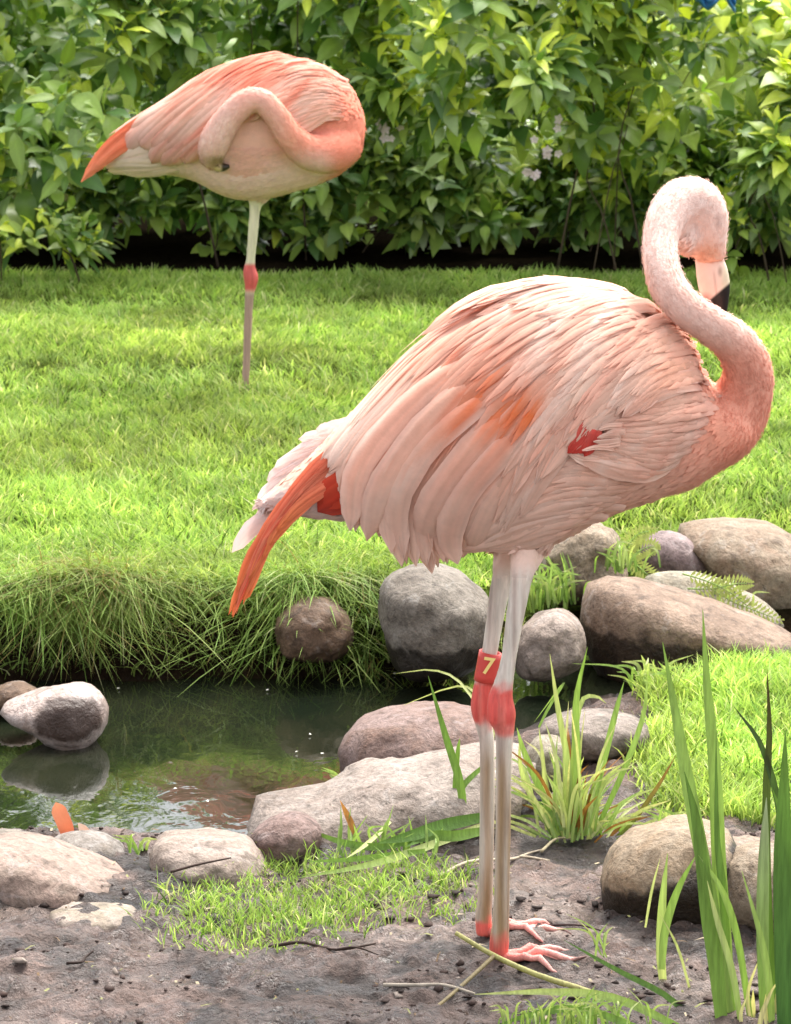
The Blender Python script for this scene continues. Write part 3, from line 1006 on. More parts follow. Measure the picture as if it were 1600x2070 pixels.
def add_strands(fs, guides, n, colfn, off, dy, wid, usemap):
    r = fs.r
    NS = 6
    for _ in range(n):
        st = multi(guides, r.random())
        p = catmull(st, 24)
        a0 = r.uniform(0.0, 0.62); L_ = r.uniform(0.25, 0.5)
        i0 = int(a0 * 23); i1 = min(23, int((a0 + L_) * 23))
        if i1 - i0 < 3: continue
        sub = p[np.linspace(i0, i1, NS).astype(int)] + np.array([r.uniform(-5, 5), r.uniform(-5, 5)])
        W, N = fs.lay([tuple(q) for q in sub], 0, 0, dy, NS)
        T = np.gradient(W, axis=0); T /= np.linalg.norm(T, axis=1)[:, None] + 1e-9
        B = np.cross(N, T)
        s = np.linspace(0, 1, NS)
        w = wid * r.uniform(.6, 1.5) * np.sqrt(np.clip(1 - (2 * s - 1) ** 2, 0.02, 1))
        h = -.002 + (off + .002 + r.uniform(-.001, .003)) * sstep(0, .4, a0 + L_ * s) + 0.002 * s
        if usemap:
            col = np.repeat(fs.cmap(to_px(W)) * r.uniform(.9, 1.14), 3, 0)
        else:
            m_, e_, t_ = colfn(r.random(), r)
            k = r.random()
            col = np.repeat(((np.array(m_) * (1 - k) + np.array(e_) * k) * r.uniform(.9, 1.12))[None], NS * 3, 0)
        M = W + N * (np.asarray(h) + w * .18)[:, None]
        fs.sV.append(np.stack([W + B * w[:, None] + N * np.asarray(h)[:, None], M, W - B * w[:, None] + N * np.asarray(h)[:, None]], 1).reshape(-1, 3))
        fs.sC.append(col)
        bend = np.stack([N + B * .35, N, N - B * .35], 1).reshape(-1, 3)
        fs.sN.append(bend / np.linalg.norm(bend, axis=1)[:, None])


def flush_strands(fs, parent):
    n = len(fs.sV)
    q = grid_faces(6, 3)
    f = (np.arange(n)[:, None, None] * 18 + q[None]).reshape(-1)
    me_ = make_mesh('loose_barbs', np.vstack(fs.sV), f, np.full(n * len(q), 4), np.clip(np.vstack(fs.sC), 0, .95))
    set_normals(me_, np.vstack(fs.sN))
    ob = link('loose_barbs', me_, MAT_FEATHER, parent)
    ob['kind'] = 'stuff'


def jit(p, r, a):
    return [(x + r.uniform(-a, a), y + r.uniform(-a, a)) for x, y in p]


def lerp_strokes(A, B, t):
    return [(a[0] * (1 - t) + b[0] * t, a[1] * (1 - t) + b[1] * t) for a, b in zip(A, B)]


def multi(strokes, t):
    """interpolate through a list of guide strokes, t in 0..1"""
    m = len(strokes) - 1
    x = min(max(t, 0), 1) * m
    i = min(int(x), m - 1)
    return lerp_strokes(strokes[i], strokes[i + 1], x - i)


def grow(fs, parent, mat, guides, n, width, off0, off1, lift, cm, ce, ct, tip=0.3, dy=None, ja=5, wj=0.15, colfn=None, order=1, camber=0.22, cv=0.08, reach=0.10, strands=0, sw=.0016, usemap=False):
    r = fs.r
    if strands:
        fn = colfn or (lambda u, rr: (cm, ce, ct))
        add_strands(fs, guides, strands, fn, (off0 + off1) / 2 + .002, dy, sw, usemap)
    for i in range(n):
        t = (i / (n - 1) if n > 1 else 0.5)
        u = t if order > 0 else 1 - t
        st = multi(guides, u)
        st = jit(st, r, ja)
        # uneven reach of the tips
        k = 1 + r.uniform(-reach, reach)
        x0, y0 = st[0]
        st = [(x0 + (x - x0) * k, y0 + (y - y0) * k) for x, y in st]
        m_, e_, t_ = cm, ce, ct
        if colfn: m_, e_, t_ = colfn(u, r)
        kv = 1 + r.uniform(-cv, cv)
        if usemap: cols = (None, None, None)
        else: cols = (np.array(m_) * kv, np.array(e_) * kv, np.array(t_) * kv)
        me = fs.feather(st, width * (1 + r.uniform(-wj, wj)), off0 + (off1 - off0) * t, lift, *cols, tip, dy, camber=camber, kv=kv)
        link('feather', me, mat, parent)


def plumage(name, me, parent, mat, n, colors, flow, ok, ln, wd, seed, lift=0.22, group=None):
    """short overlapping contour feathers on the skin, one mass"""
    r = np.random.default_rng(seed)
    V = verts_of(me); Nn = normals_of(me)
    idx = np.nonzero(ok)[0]
    k = r.choice(idx, n)
    p = V[k] + r.normal(0, 0.0012, (n, 3)); nn = Nn[k]
    d = flow[k] + r.normal(0, 0.16, (n, 3))
    d -= nn * np.sum(d * nn, 1)[:, None]
    d /= np.linalg.norm(d, axis=1)[:, None] + 1e-9
    b = np.cross(nn, d)
    L_ = (ln[k] * r.uniform(0.7, 1.3, n))[:, None]; W_ = (wd[k] * r.uniform(0.7, 1.3, n))[:, None]
    lf = lift * r.uniform(0.3, 1.3, n)[:, None]
    o = np.zeros((n, 5, 3))
    o[:, 0] = p - nn * 0.001
    o[:, 1] = p + d * L_ * 0.55 + b * W_ * 0.5 + nn * L_ * lf * 0.45
    o[:, 2] = p + d * L_ + nn * L_ * lf * 0.7
    o[:, 3] = p + d * L_ * 0.55 - b * W_ * 0.5 + nn * L_ * lf * 0.45
    o[:, 4] = p + d * L_ * 0.5 + nn * (L_ * lf * 0.5 + W_ * 0.18)
    base = (np.arange(n) * 5)[:, None]
    f = (base + np.array([1, 0, 4, 2, 1, 4, 3, 2, 4, 0, 3, 4])[None]).ravel()
    c = np.repeat((colors[k] * r.uniform(0.95, 1.06, n)[:, None])[:, None], 5, 1)
    c[:, 2] *= 1.06
    me_ = make_mesh(name, o.reshape(-1, 3), f, np.full(4 * n, 3), np.clip(c.reshape(-1, 3), 0, .95))
    nr_ = nn + r.normal(0, .05, (n, 3)); nr_ /= np.linalg.norm(nr_, axis=1)[:, None]
    set_normals(me_, np.repeat(nr_[:, None], 5, 1))
    ob = link(name, me_, mat, parent)
    ob['kind'] = 'stuff'
    return ob


FK = 0.95
def fc(r, g, b, k=1.0): return lin(r, g, b, FK * k)


def near_flamingo():
    YB = 4.43
    foot_n = G(1010, 1942, 0.012); foot_f = G(984, 1893, 0.012)
    YN, YF = foot_n.y, foot_f.y
    root = thing('flamingo', (foot_n.x, (YN + YF) / 2, 0.0), 'large pink flamingo standing on two legs in the foreground, bill tucked behind its curled neck', 'flamingo', 'flamingos')
    bm = bmesh.new()
    m = MPP(YB)
    secs = []
    rows = [((1500, 815), (1540, 862), .030), ((1472, 795), (1528, 892), .052), ((1440, 775), (1500, 922), .068), ((1405, 735), (1450, 952), .082), ((1360, 690), (1390, 988), .098), ((1290, 622), (1300, 1012), .112), ((1200, 588), (1200, 1050), .122),
            ((1100, 578), (1110, 1098), .126), ((1000, 602), (1015, 1108), .122), ((900, 660), (905, 1075), .112), ((800, 752), (800, 1052), .092),
            ((720, 832), (700, 1047), .070), ((640, 915), (620, 1040), .045), ((585, 965), (570, 1028), .028), ((545, 1000), (535, 1026), .014)]
    rows_s = catmull([(a[0], a[1], b[0], b[1], w) for a, b, w in rows], 44)
    for a in rows_s:
        t = P(a[0], a[1], YB); b = P(a[2], a[3], YB)
        c = (t + b) / 2
        secs.append((c, (t - b) / 2, Vector((0, a[4], 0))))
    loft(bm, secs, 32)
    # thighs
    tube_px(bm, [(1090, 1000, 70, YB - .03), (1078, 1070, 52, YB - .04), (1066, 1115, 38, YB - .045), (1057, 1150, 27, YN + .005), (1050, 1190, 20, YN + .0)], 0.8)
    tube_px(bm, [(1060, 1000, 70, YB + .03), (1040, 1070, 50, YB + .03), (1024, 1120, 28, YB + .035), (1014, 1160, 20, YF - .01)], 0.8)
    neck_pts = [(1370, 890, 90, YB), (1430, 872, 82, YB), (1478, 838, 74, YB - .005), (1506, 792, 57, YB - .015), (1511, 745, 49, YB - .03), (1487, 696, 43, YB - .05), (1437, 658, 38, YB - .07),
                (1386, 622, 37, YB - .075), (1351, 578, 38, YB - .065), (1337, 530, 36, YB - .05), (1336, 485, 36, YB - .03), (1348, 443, 41, YB - .01), (1374, 412, 47, YB + .01),
                (1408, 408, 47, YB + .02), (1428, 440, 44, YB + .03), (1432, 478, 38, YB + .035), (1436, 510, 32, YB + .035), (1438, 528, 29, YB + .035)]
    neck_p, neck_w = tube_px(bm, neck_pts, 0.92, 90, 24)
    tube_px(bm, [(1372, 455, 24, YB), (1392, 485, 24, YB + .015), (1412, 505, 20, YB + .03)], 0.9)
    # legs, one continuous skin with the body
    tube_px(bm, [(1062, 1110, 28, YN + .02), (1055, 1165, 23, YN + .005), (1041, 1250, 19, YN), (1029, 1330, 16.5, YN), (1018, 1385, 21, YN), (1012, 1415, 27, YN), (1015, 1448, 30, YN), (1020, 1478, 21, YN), (1019, 1540, 17, YN), (1017, 1700, 16.5, YN),
                 (1014, 1840, 17.5, YN), (1010, 1900, 21, YN), (1008, 1935, 20, YN)], 0.95, 70, 16)
    tube_px(bm, [(1036, 1110, 26, YF - .01), (1014, 1180, 22, YF), (1003, 1240, 19, YF), (990, 1320, 17, YF), (977, 1392, 21, YF), (974, 1430, 23, YF), (979, 1468, 18, YF), (985, 1510, 16, YF), (985, 1650, 16, YF),
                 (982, 1800, 16, YF), (978, 1850, 18, YF), (980, 1890, 18, YF)], 0.95, 70, 16)
    me = remeshed(bm, 0.0038, 4, 0.5)
    V = verts_of(me); px = to_px(V); X, Yp = px[:, 0], px[:, 1]
    # plumage and skin colours
    c = np.tile(fc(236, 192, 172), (len(V), 1))
    def put(w, col):
        nonlocal c
        c = c * (1 - w) + np.asarray(col) * w
    put(blob(X, Yp, 1500, 850, 190, 150), fc(238, 164, 138))
    put(blob(X, Yp, 1530, 760, 90, 110) * 0.8, fc(234, 166, 144))
    put(sstep(735, 640, Yp)[:, None] * sstep(1290, 1330, X)[:, None] * (np.abs(V[:, 1] - YB) < 2)[:, None] * 0.9, fc(236, 200, 186))
    put(sstep(600, 480, Yp)[:, None] * sstep(1280, 1300, X)[:, None], fc(242, 214, 202))
    put(blob(X, Yp, 1432, 515, 46, 34) * 0.85, fc(220, 160, 128))
    put(blob(X, Yp, 1452, 448, 9, 16) * 0.35, fc(170, 130, 118))
    put(sstep(1000, 1090, Yp)[:, None] * 0.8, fc(228, 198, 182))
    put(sstep(880, 760, X)[:, None] * sstep(960, 1010, Yp)[:, None], fc(222, 204, 198))
    put(blob(X, Yp, 1172, 872, 40, 50), fc(222, 84, 70))
    leg = sstep(1128, 1185, Yp)[:, None]
    put(leg, fc(206, 192, 180))
    ust = np.array([noise.noise(Vector((a * 130, 0.7, b * 4))) for a, b in V[:, [0, 2]]])
    put(leg * sstep(.05, .35, ust)[:, None] * .7, fc(170, 150, 140))
    put(leg * sstep(-.05, -.35, ust)[:, None] * .6, fc(228, 220, 208))
    low = sstep(1480, 1560, Yp)[:, None]
    stre = np.array([noise.noise(Vector((a * 90, 0.3, b * 6))) for a, b in V[:, [0, 2]]])
    put(low * (0.7 + 0.3 * np.clip(stre * 3, -1, 1))[:, None], fc(158, 130, 96))
    put(low * sstep(-.1, -.4, stre)[:, None] * 0.7, fc(206, 196, 180))
    nearleg = (V[:, 1] < (YN + YF) / 2)
    Yq_ = Yp
    Yp = Yp + 16 * np.array([noise.noise(Vector(a) * 70) for a in V])
    ank = np.where(nearleg, sstep(1376, 1402, Yp) * sstep(1502, 1466, Yp), sstep(1360, 1384, Yp) * sstep(1480, 1450, Yp))[:, None]
    put(ank, fc(216, 88, 80))
    put(ank * sstep(.0, .3, ust)[:, None] * .6, fc(230, 130, 116))
    ft = np.where(nearleg, sstep(1880, 1915, Yp), sstep(1850, 1866, Yp))[:, None]
    put(ft, fc(224, 104, 92))
    Yp = Yq_
    toe = (sstep(1030, 1060, X) * sstep(1880, 1900, Yp))[:, None]
    put(toe * .8, fc(232, 176, 168))
    set_col(me, np.clip(c, 0, .95))
    body = link('body', me, MAT_BODY, root)
    leg_slot(me, Yp, 1165)
    for foot in (foot_n, foot_f):
        make_foot(root, foot - Vector((0, 0, .005)), .88)
    # bill
    bm = bmesh.new()
    p, w = tube_px(bm, [(1433, 508, 26, YB + .035), (1435, 528, 29, YB + .035), (1440, 552, 32, YB + .036), (1444, 576, 32, YB + .038), (1447, 598, 29, YB + .04), (1452, 618, 22, YB + .042), (1456, 636, 13, YB + .044), (1456, 650, 4, YB + .045)], 0.55, 40, 20)
    bme = remeshed(bm, 0.0018, 3, 0.5)
    bv = verts_of(bme); bp = to_px(bv)
    bc = np.tile(fc(236, 206, 190), (len(bv), 1))
    cul = sstep(1452, 1466, bp[:, 0])[:, None] * sstep(530, 550, bp[:, 1])[:, None]
    bc = bc * (1 - cul) + cul * fc(222, 206, 178)
    blk = sstep(598, 606, bp[:, 1] + 0.85 * (bp[:, 0] - 1440))[:, None]
    ml = np.exp(-((bp[:, 0] - 1443 - (bp[:, 1] - 545) * .12) / 2.2) ** 2)[:, None] * sstep(540, 560, bp[:, 1])[:, None] * .5
    bc = bc * (1 - ml) + ml * fc(176, 130, 112)
    bc = bc * (1 - blk) + blk * np.array([0.006, 0.004, 0.004])
    nos = blob(bp[:, 0], bp[:, 1], 1456, 548, 5, 12) * .7
    bc = bc * (1 - nos) + nos * fc(150, 124, 108)
    red = blob(bp[:, 0], bp[:, 1], 1425, 603, 16, 12) * (1 - blk) * .6
    bc = bc * (1 - red) + red * fc(170, 90, 84)
    set_col(bme, bc)
    link('bill', bme, MAT_BILL, root)
    # numbered leg band
    bandp = catmull([(992, 1318, 0, YF), (987, 1348, 0, YF), (981, 1377, 0, YF)], 6)
    bm = bmesh.new()
    bw = [P(a[0], a[1], YF) for a in bandp]
    rr = [23.5, 24, 24, 24, 24, 23.5]
    rings_o, rings_i = [], []
    for q, r_ in zip(bw, rr):
        t = (bw[0] - bw[-1]).normalized(); a = Vector((0, 1, 0)).cross(t).normalized(); b = t.cross(a).normalized()
        for lst, k in ((rings_o, 1.0), (rings_i, 0.86)):
            lst.append([bm.verts.new(q + (a * math.cos(2 * math.pi * i / 24) + b * math.sin(2 * math.pi * i / 24)) * r_ * k * MPP(YF)) for i in range(24)])
    for rings in (rings_o, rings_i):
        for r0, r1 in zip(rings, rings[1:]):
            for i in range(24):
                bm.faces.new((r0[i], r0[(i + 1) % 24], r1[(i + 1) % 24], r1[i]))
    for e in (0, -1):
        for i in range(24):
            bm.faces.new((rings_o[e][i], rings_o[e][(i + 1) % 24], rings_i[e][(i + 1) % 24], rings_i[e][i]))
    bmesh.ops.recalc_face_normals(bm, faces=bm.faces)
    me2 = bpy.data.meshes.new('leg_band'); bm.to_mesh(me2); bm.free()
    for p_ in me2.polygons: p_.use_smooth = True
    set_col(me2, np.tile(fc(206, 74, 66), (len(me2.vertices), 1)))
    band = link('leg_band', me2, MAT_BILL, root)
    band['label'] = 'red plastic leg band with the yellow numeral 7'
    band['base'] = root['base']
    tc_ = bpy.data.curves.new('numeral', 'FONT'); tc_.body = '7'; tc_.size = 0.032; tc_.extrude = 0.0006
    tc_.align_x = 'CENTER'; tc_.align_y = 'CENTER'; tc_.offset = 0.0006
    tmp = bpy.data.objects.new('tmp', tc_); COL.objects.link(tmp)
    nme = bpy.data.meshes.new_from_object(tmp.evaluated_get(bpy.context.evaluated_depsgraph_get()))
    bpy.data.objects.remove(tmp)
    num = bpy.data.objects.new('numeral', nme); COL.objects.link(num)
    nme.materials.clear()
    mm, N_, L_ = new_mat('yellow_print')
    b_ = N_.new('ShaderNodeBsdfPrincipled'); b_.inputs['Base Color'].default_value = (*fc(240, 214, 130), 1); b_.inputs['Roughness'].default_value = 0.5
    o_ = N_.new('ShaderNodeOutputMaterial'); L_.new(b_.outputs[0], o_.inputs[0])
    nme.materials.append(mm)
    num.parent = band
    num.location = P(987, 1348, YF - 0.0190)
    num.rotation_euler = (math.pi / 2 - 0.2, math.radians(10), 0)

    # ---- feathers
    bvh = BVHTree.FromPolygons([Vector(v) for v in V], [tuple(p.vertices) for p in me.polygons])
    fs = FeatherSet(bvh, YB, random.Random(5))
    def wcol(q):
        x, y = q[:, 0], q[:, 1]
        o = np.tile(fc(238, 194, 172), (len(x), 1))
        # streaks follow the drape of the feathers: distance along and across a down-left running axis
        al = (x * -0.62 + y * 0.78); ac = (x * 0.78 + y * 0.62)
        sn = fbm(ac / 26, al / 240, 5, 3)
        def mix(w, col):
            nonlocal o
            w = np.clip(w, 0, 1)[:, None]
            o = o * (1 - w) + np.asarray(col) * w
        mix(sstep(760, 620, y) * .7, fc(238, 184, 164))
        mix(sstep(.02, .16, sn) * .65, fc(246, 220, 204))
        mix(sstep(-.02, -.16, sn) * .55, fc(232, 172, 150))
        band = np.exp(-((ac - 1265) / 95) ** 2) * np.exp(-((al - 60) / 120) ** 2)
        mix(band * (0.45 + 4.0 * np.clip(fbm(ac / 20, al / 170, 8, 3) + .1, 0, .4)), fc(232, 132, 90))
        stk = np.clip(.35 + 4.5 * fbm(ac / 11, al / 120, 19, 2), 0, 1.1)
        b2 = stk * np.exp(-(((x - 1060) / 42) ** 2 + ((y - 830) / 52) ** 2))
        mix(b2 * 1.1, fc(234, 124, 70))
        b3 = stk * np.exp(-(((x - 935) / 36) ** 2 + ((y - 790) / 70) ** 2))
        mix(b3 * 1.0, fc(230, 124, 86))
        mix(stk * np.exp(-(((x - 1150) / 45) ** 2 + ((y - 770) / 60) ** 2)) * .7, fc(242, 220, 200))
        mix(sstep(1240, 1340, x) * sstep(900, 700, y) * (.3 + 2 * np.clip(fbm(x / 30, y / 18, 13, 3) + .1, 0, .35)), fc(238, 178, 146))
        mix(sstep(950, 1050, y) * .6, fc(230, 198, 180))
        mix(sstep(1330, 1440, x) * .7, fc(238, 178, 156))
        return o
    fs.cmap = wcol
    wing = subpart('wing', root); tail = subpart('tail', root)
    pinkm, pinke, pinkt = fc(224, 166, 148), fc(236, 200, 186), fc(226, 184, 168)
    # white tail coverts beyond the wing
    grow(fs, tail, MAT_FEATHER, [[(740, 850), (700, 866), (660, 868), (622, 876)], [(720, 880), (660, 900), (605, 922), (556, 946)], [(690, 920), (620, 960), (560, 1000), (512, 1038)], [(660, 980), (580, 1020), (530, 1050), (494, 1100)]],
         13, .0115, 0, .02, .003, fc(246, 226, 220), fc(252, 238, 234), fc(252, 236, 230), .4, dy=0.03, ja=9, camber=.25, strands=140, reach=.12)
    # vivid drooping flight feathers that form the tail tip
    def orange(u, r):
        a = fc(222, 82, 58); b = fc(238, 140, 108)
        k = r.random()
        return a * (1 - k) + b * k, b, fc(238, 138, 84)
    grow(fs, tail, MAT_FEATHER, [[(740, 870), (645, 935), (560, 1040), (506, 1145), (475, 1246)], [(760, 890), (650, 955), (568, 1045), (512, 1145), (480, 1225)], [(760, 920), (655, 975), (580, 1040), (540, 1090), (512, 1150)], [(790, 930), (700, 968), (640, 995), (595, 1030), (566, 1056)]],
         17, .0082, .004, .016, .004, 0, 0, 0, .8, dy=-0.045, ja=3, colfn=orange, camber=.2, strands=150)
    def red(u, r):
        a = fc(196, 62, 42); b = fc(222, 92, 62)
        return a, b, a
    grow(fs, wing, MAT_FEATHER, [[(800, 900), (740, 950), (690, 985), (640, 1010)], [(860, 900), (800, 960), (760, 1000), (720, 1022)], [(900, 930), (860, 980), (830, 1020), (800, 1040)], [(940, 960), (900, 1000), (870, 1030), (845, 1050)]],
         12, .021, .002, .010, .003, 0, 0, 0, .35, dy=None, ja=6, colfn=red)
    # long draping tertials, each overlapping its neighbour to the left
    S = [[(1060, 588), (905, 664), (775, 785), (700, 880), (655, 930)], [(1085, 610), (925, 705), (800, 830), (735, 900), (694, 962)], [(1105, 640), (945, 740), (820, 850), (735, 950), (716, 1052)],
         [(1120, 672), (965, 775), (850, 885), (775, 985), (748, 1064)], [(1130, 700), (985, 805), (875, 900), (805, 1000), (814, 1120)], [(1140, 740), (1015, 845), (915, 945), (865, 1030), (882, 1126)],
         [(1150, 780), (1045, 880), (955, 970), (915, 1045), (930, 1110)], [(1165, 820), (1080, 900), (1005, 990), (965, 1050), (958, 1088)]]
    grow(fs, wing, MAT_FEATHER, S, 29, .0170, .005, .014, .004, 0, 0, 0, .34, ja=5, camber=.34, reach=.025, strands=120, sw=.003, usemap=True, cv=.07)
    for k in range(2, 7):       # the longest tips hang free of the flank
        st = jit(S[k], fs.r, 3)
        me_ = fs.feather(st, .0190, .016 + .001 * k, .006, None, None, None, .36, None, nl=14, camber=.34, kv=1.0 + .03 * (k % 2))
        link('feather', me_, MAT_FEATHER, wing)
    # second row: greater coverts with orange vanes
    grow(fs, wing, MAT_FEATHER, [[(1170, 592), (1050, 622), (930, 690), (830, 780)], [(1180, 640), (1070, 690), (950, 770), (860, 880)], [(1190, 690), (1090, 750), (985, 830), (895, 960)], [(1200, 740), (1110, 800), (1020, 880), (950, 1010)],
                                [(1205, 790), (1130, 850), (1060, 930), (1000, 1040)], [(1205, 840), (1150, 890), (1090, 960), (1040, 1045)]], 32, .0120, .011, .017, .003, 0, 0, 0, .5, ja=10, strands=230, usemap=True, sw=.0042, reach=.16)
    grow(fs, wing, MAT_FEATHER, [[(1270, 606), (1170, 612), (1070, 640), (965, 700)], [(1270, 650), (1170, 680), (1080, 720), (980, 800)], [(1265, 690), (1180, 730), (1100, 790), (1020, 890)], [(1260, 740), (1190, 780), (1120, 840), (1055, 940)], [(1245, 790), (1190, 830), (1140, 890), (1090, 970)]],
         32, .0110, .015, .020, .0025, 0, 0, 0, .5, ja=13, strands=230, usemap=True, sw=.0042, reach=.2)
    grow(fs, wing, MAT_FEATHER, [[(1330, 640), (1250, 625), (1170, 640), (1080, 690)], [(1330, 670), (1260, 680), (1190, 710), (1110, 770)], [(1320, 710), (1260, 730), (1200, 770), (1140, 840)], [(1300, 750), (1250, 780), (1205, 820), (1155, 880)], [(1280, 780), (1240, 815), (1200, 850), (1165, 890)]],
         30, .0100, .018, .023, .0025, 0, 0, 0, .5, ja=12, strands=220, usemap=True, sw=.004, reach=.2)
    # red flash under the wrist of the wing
    grow(fs, wing, MAT_FEATHER, [[(1198, 825), (1188, 850), (1170, 878), (1146, 901)], [(1204, 832), (1198, 860), (1188, 884), (1175, 903)]], 4, .0085, .0245, .0265, .001, fc(216, 84, 74), fc(226, 116, 102), fc(212, 70, 58), .5, ja=2)
    grow(fs, wing, MAT_FEATHER, [[(1275, 850), (1250, 852), (1225, 854), (1204, 860)], [(1270, 874), (1245, 874), (1220, 874), (1194, 878)], [(1262, 900), (1235, 897), (1208, 895), (1182, 896)]], 6, .0035, .028, .031, .001, 0, 0, 0, .6, ja=4, usemap=True, reach=.25)
    # shoulder edge
    grow(fs, wing, MAT_FEATHER, [[(1395, 690), (1340, 672), (1280, 680), (1210, 720)], [(1412, 720), (1355, 705), (1300, 720), (1230, 770)], [(1425, 750), (1370, 745), (1310, 760), (1250, 810)], [(1430, 775), (1375, 780), (1320, 795), (1265, 835)]],
         24, .0105, .020, .026, .0025, 0, 0, 0, .5, ja=11, strands=180, usemap=True, sw=.004, reach=.2)
    # breast side and flank
    grow(fs, wing, MAT_FEATHER, [[(1450, 800), (1360, 800), (1290, 810), (1235, 828)], [(1455, 830), (1370, 840), (1300, 850), (1225, 855)], [(1440, 870), (1350, 880), (1280, 882), (1205, 876)], [(1410, 910), (1330, 915), (1260, 905), (1190, 890)], [(1370, 945), (1300, 945), (1220, 925), (1150, 915)]],
         22, .0125, .014, .023, .0015, 0, 0, 0, .6, ja=9, camber=.12, strands=260, usemap=True, sw=.0036, reach=.12)
    grow(fs, wing, MAT_FEATHER, [[(1340, 950), (1240, 935), (1150, 925), (1060, 960)], [(1320, 975), (1220, 960), (1120, 965), (1030, 1015)], [(1290, 1000), (1190, 990), (1090, 1005), (1000, 1060)], [(1250, 1025), (1160, 1025), (1070, 1045), (975, 1088)], [(1200, 1055), (1120, 1060), (1040, 1080), (965, 1098)]],
         20, .0140, .008, .015, .0035, 0, 0, 0, .5, ja=10, camber=.32, strands=200, usemap=True, sw=.004, reach=.15)
    # saddle along the back
    grow(fs, wing, MAT_FEATHER, [[(1200, 600), (1100, 590), (1000, 612), (880, 682)], [(1330, 642), (1230, 608), (1120, 598), (1010, 626)], [(1345, 650), (1260, 622), (1160, 610), (1060, 640)], [(1370, 668), (1300, 645), (1220, 640), (1130, 668)]],
         24, .0125, .012, .022, .002, 0, 0, 0, .5, ja=8, strands=200, usemap=True, sw=.004, reach=.15)

    # short plumage on neck, head, breast and belly
    nw = np.array([list(w_) for w_ in neck_w]); npx = neck_p[:, :2]; nr = neck_p[:, 2]
    tang = -np.gradient(nw, axis=0); tang /= np.linalg.norm(tang, axis=1)[:, None]
    flow = np.tile(np.array([-0.93, 0, -0.36]), (len(V), 1))
    best = np.full(len(V), 1e9)
    for i in range(len(nw)):
        d = np.linalg.norm(V - nw[i], axis=1) / (nr[i] * m)
        k = (d < best) & (d < 1.3)
        flow[k] = tang[i]; best[k] = d[k]
    onneck = best < 1.3
    wingpoly = [(1330, 640), (1100, 575), (640, 930), (800, 1055), (960, 1050), (1010, 1000), (1150, 920), (1280, 930), (1390, 890), (1415, 790), (1380, 690)]
    ok = (Yp < 1105) & (~in_poly(X, Yp, wingpoly) | onneck)
    head = sstep(640, 520, Yp) * (X > 1290)
    ln = np.where(onneck, 0.0070, 0.018) * (1 - 0.25 * head); wd = ln * np.where(onneck, .22, .36)
    plumage('plumage', me, root, MAT_DOWN, 70000, c, flow, ok, ln, wd, 3, 0.045)
    flush_strands(fs, root)
    return root


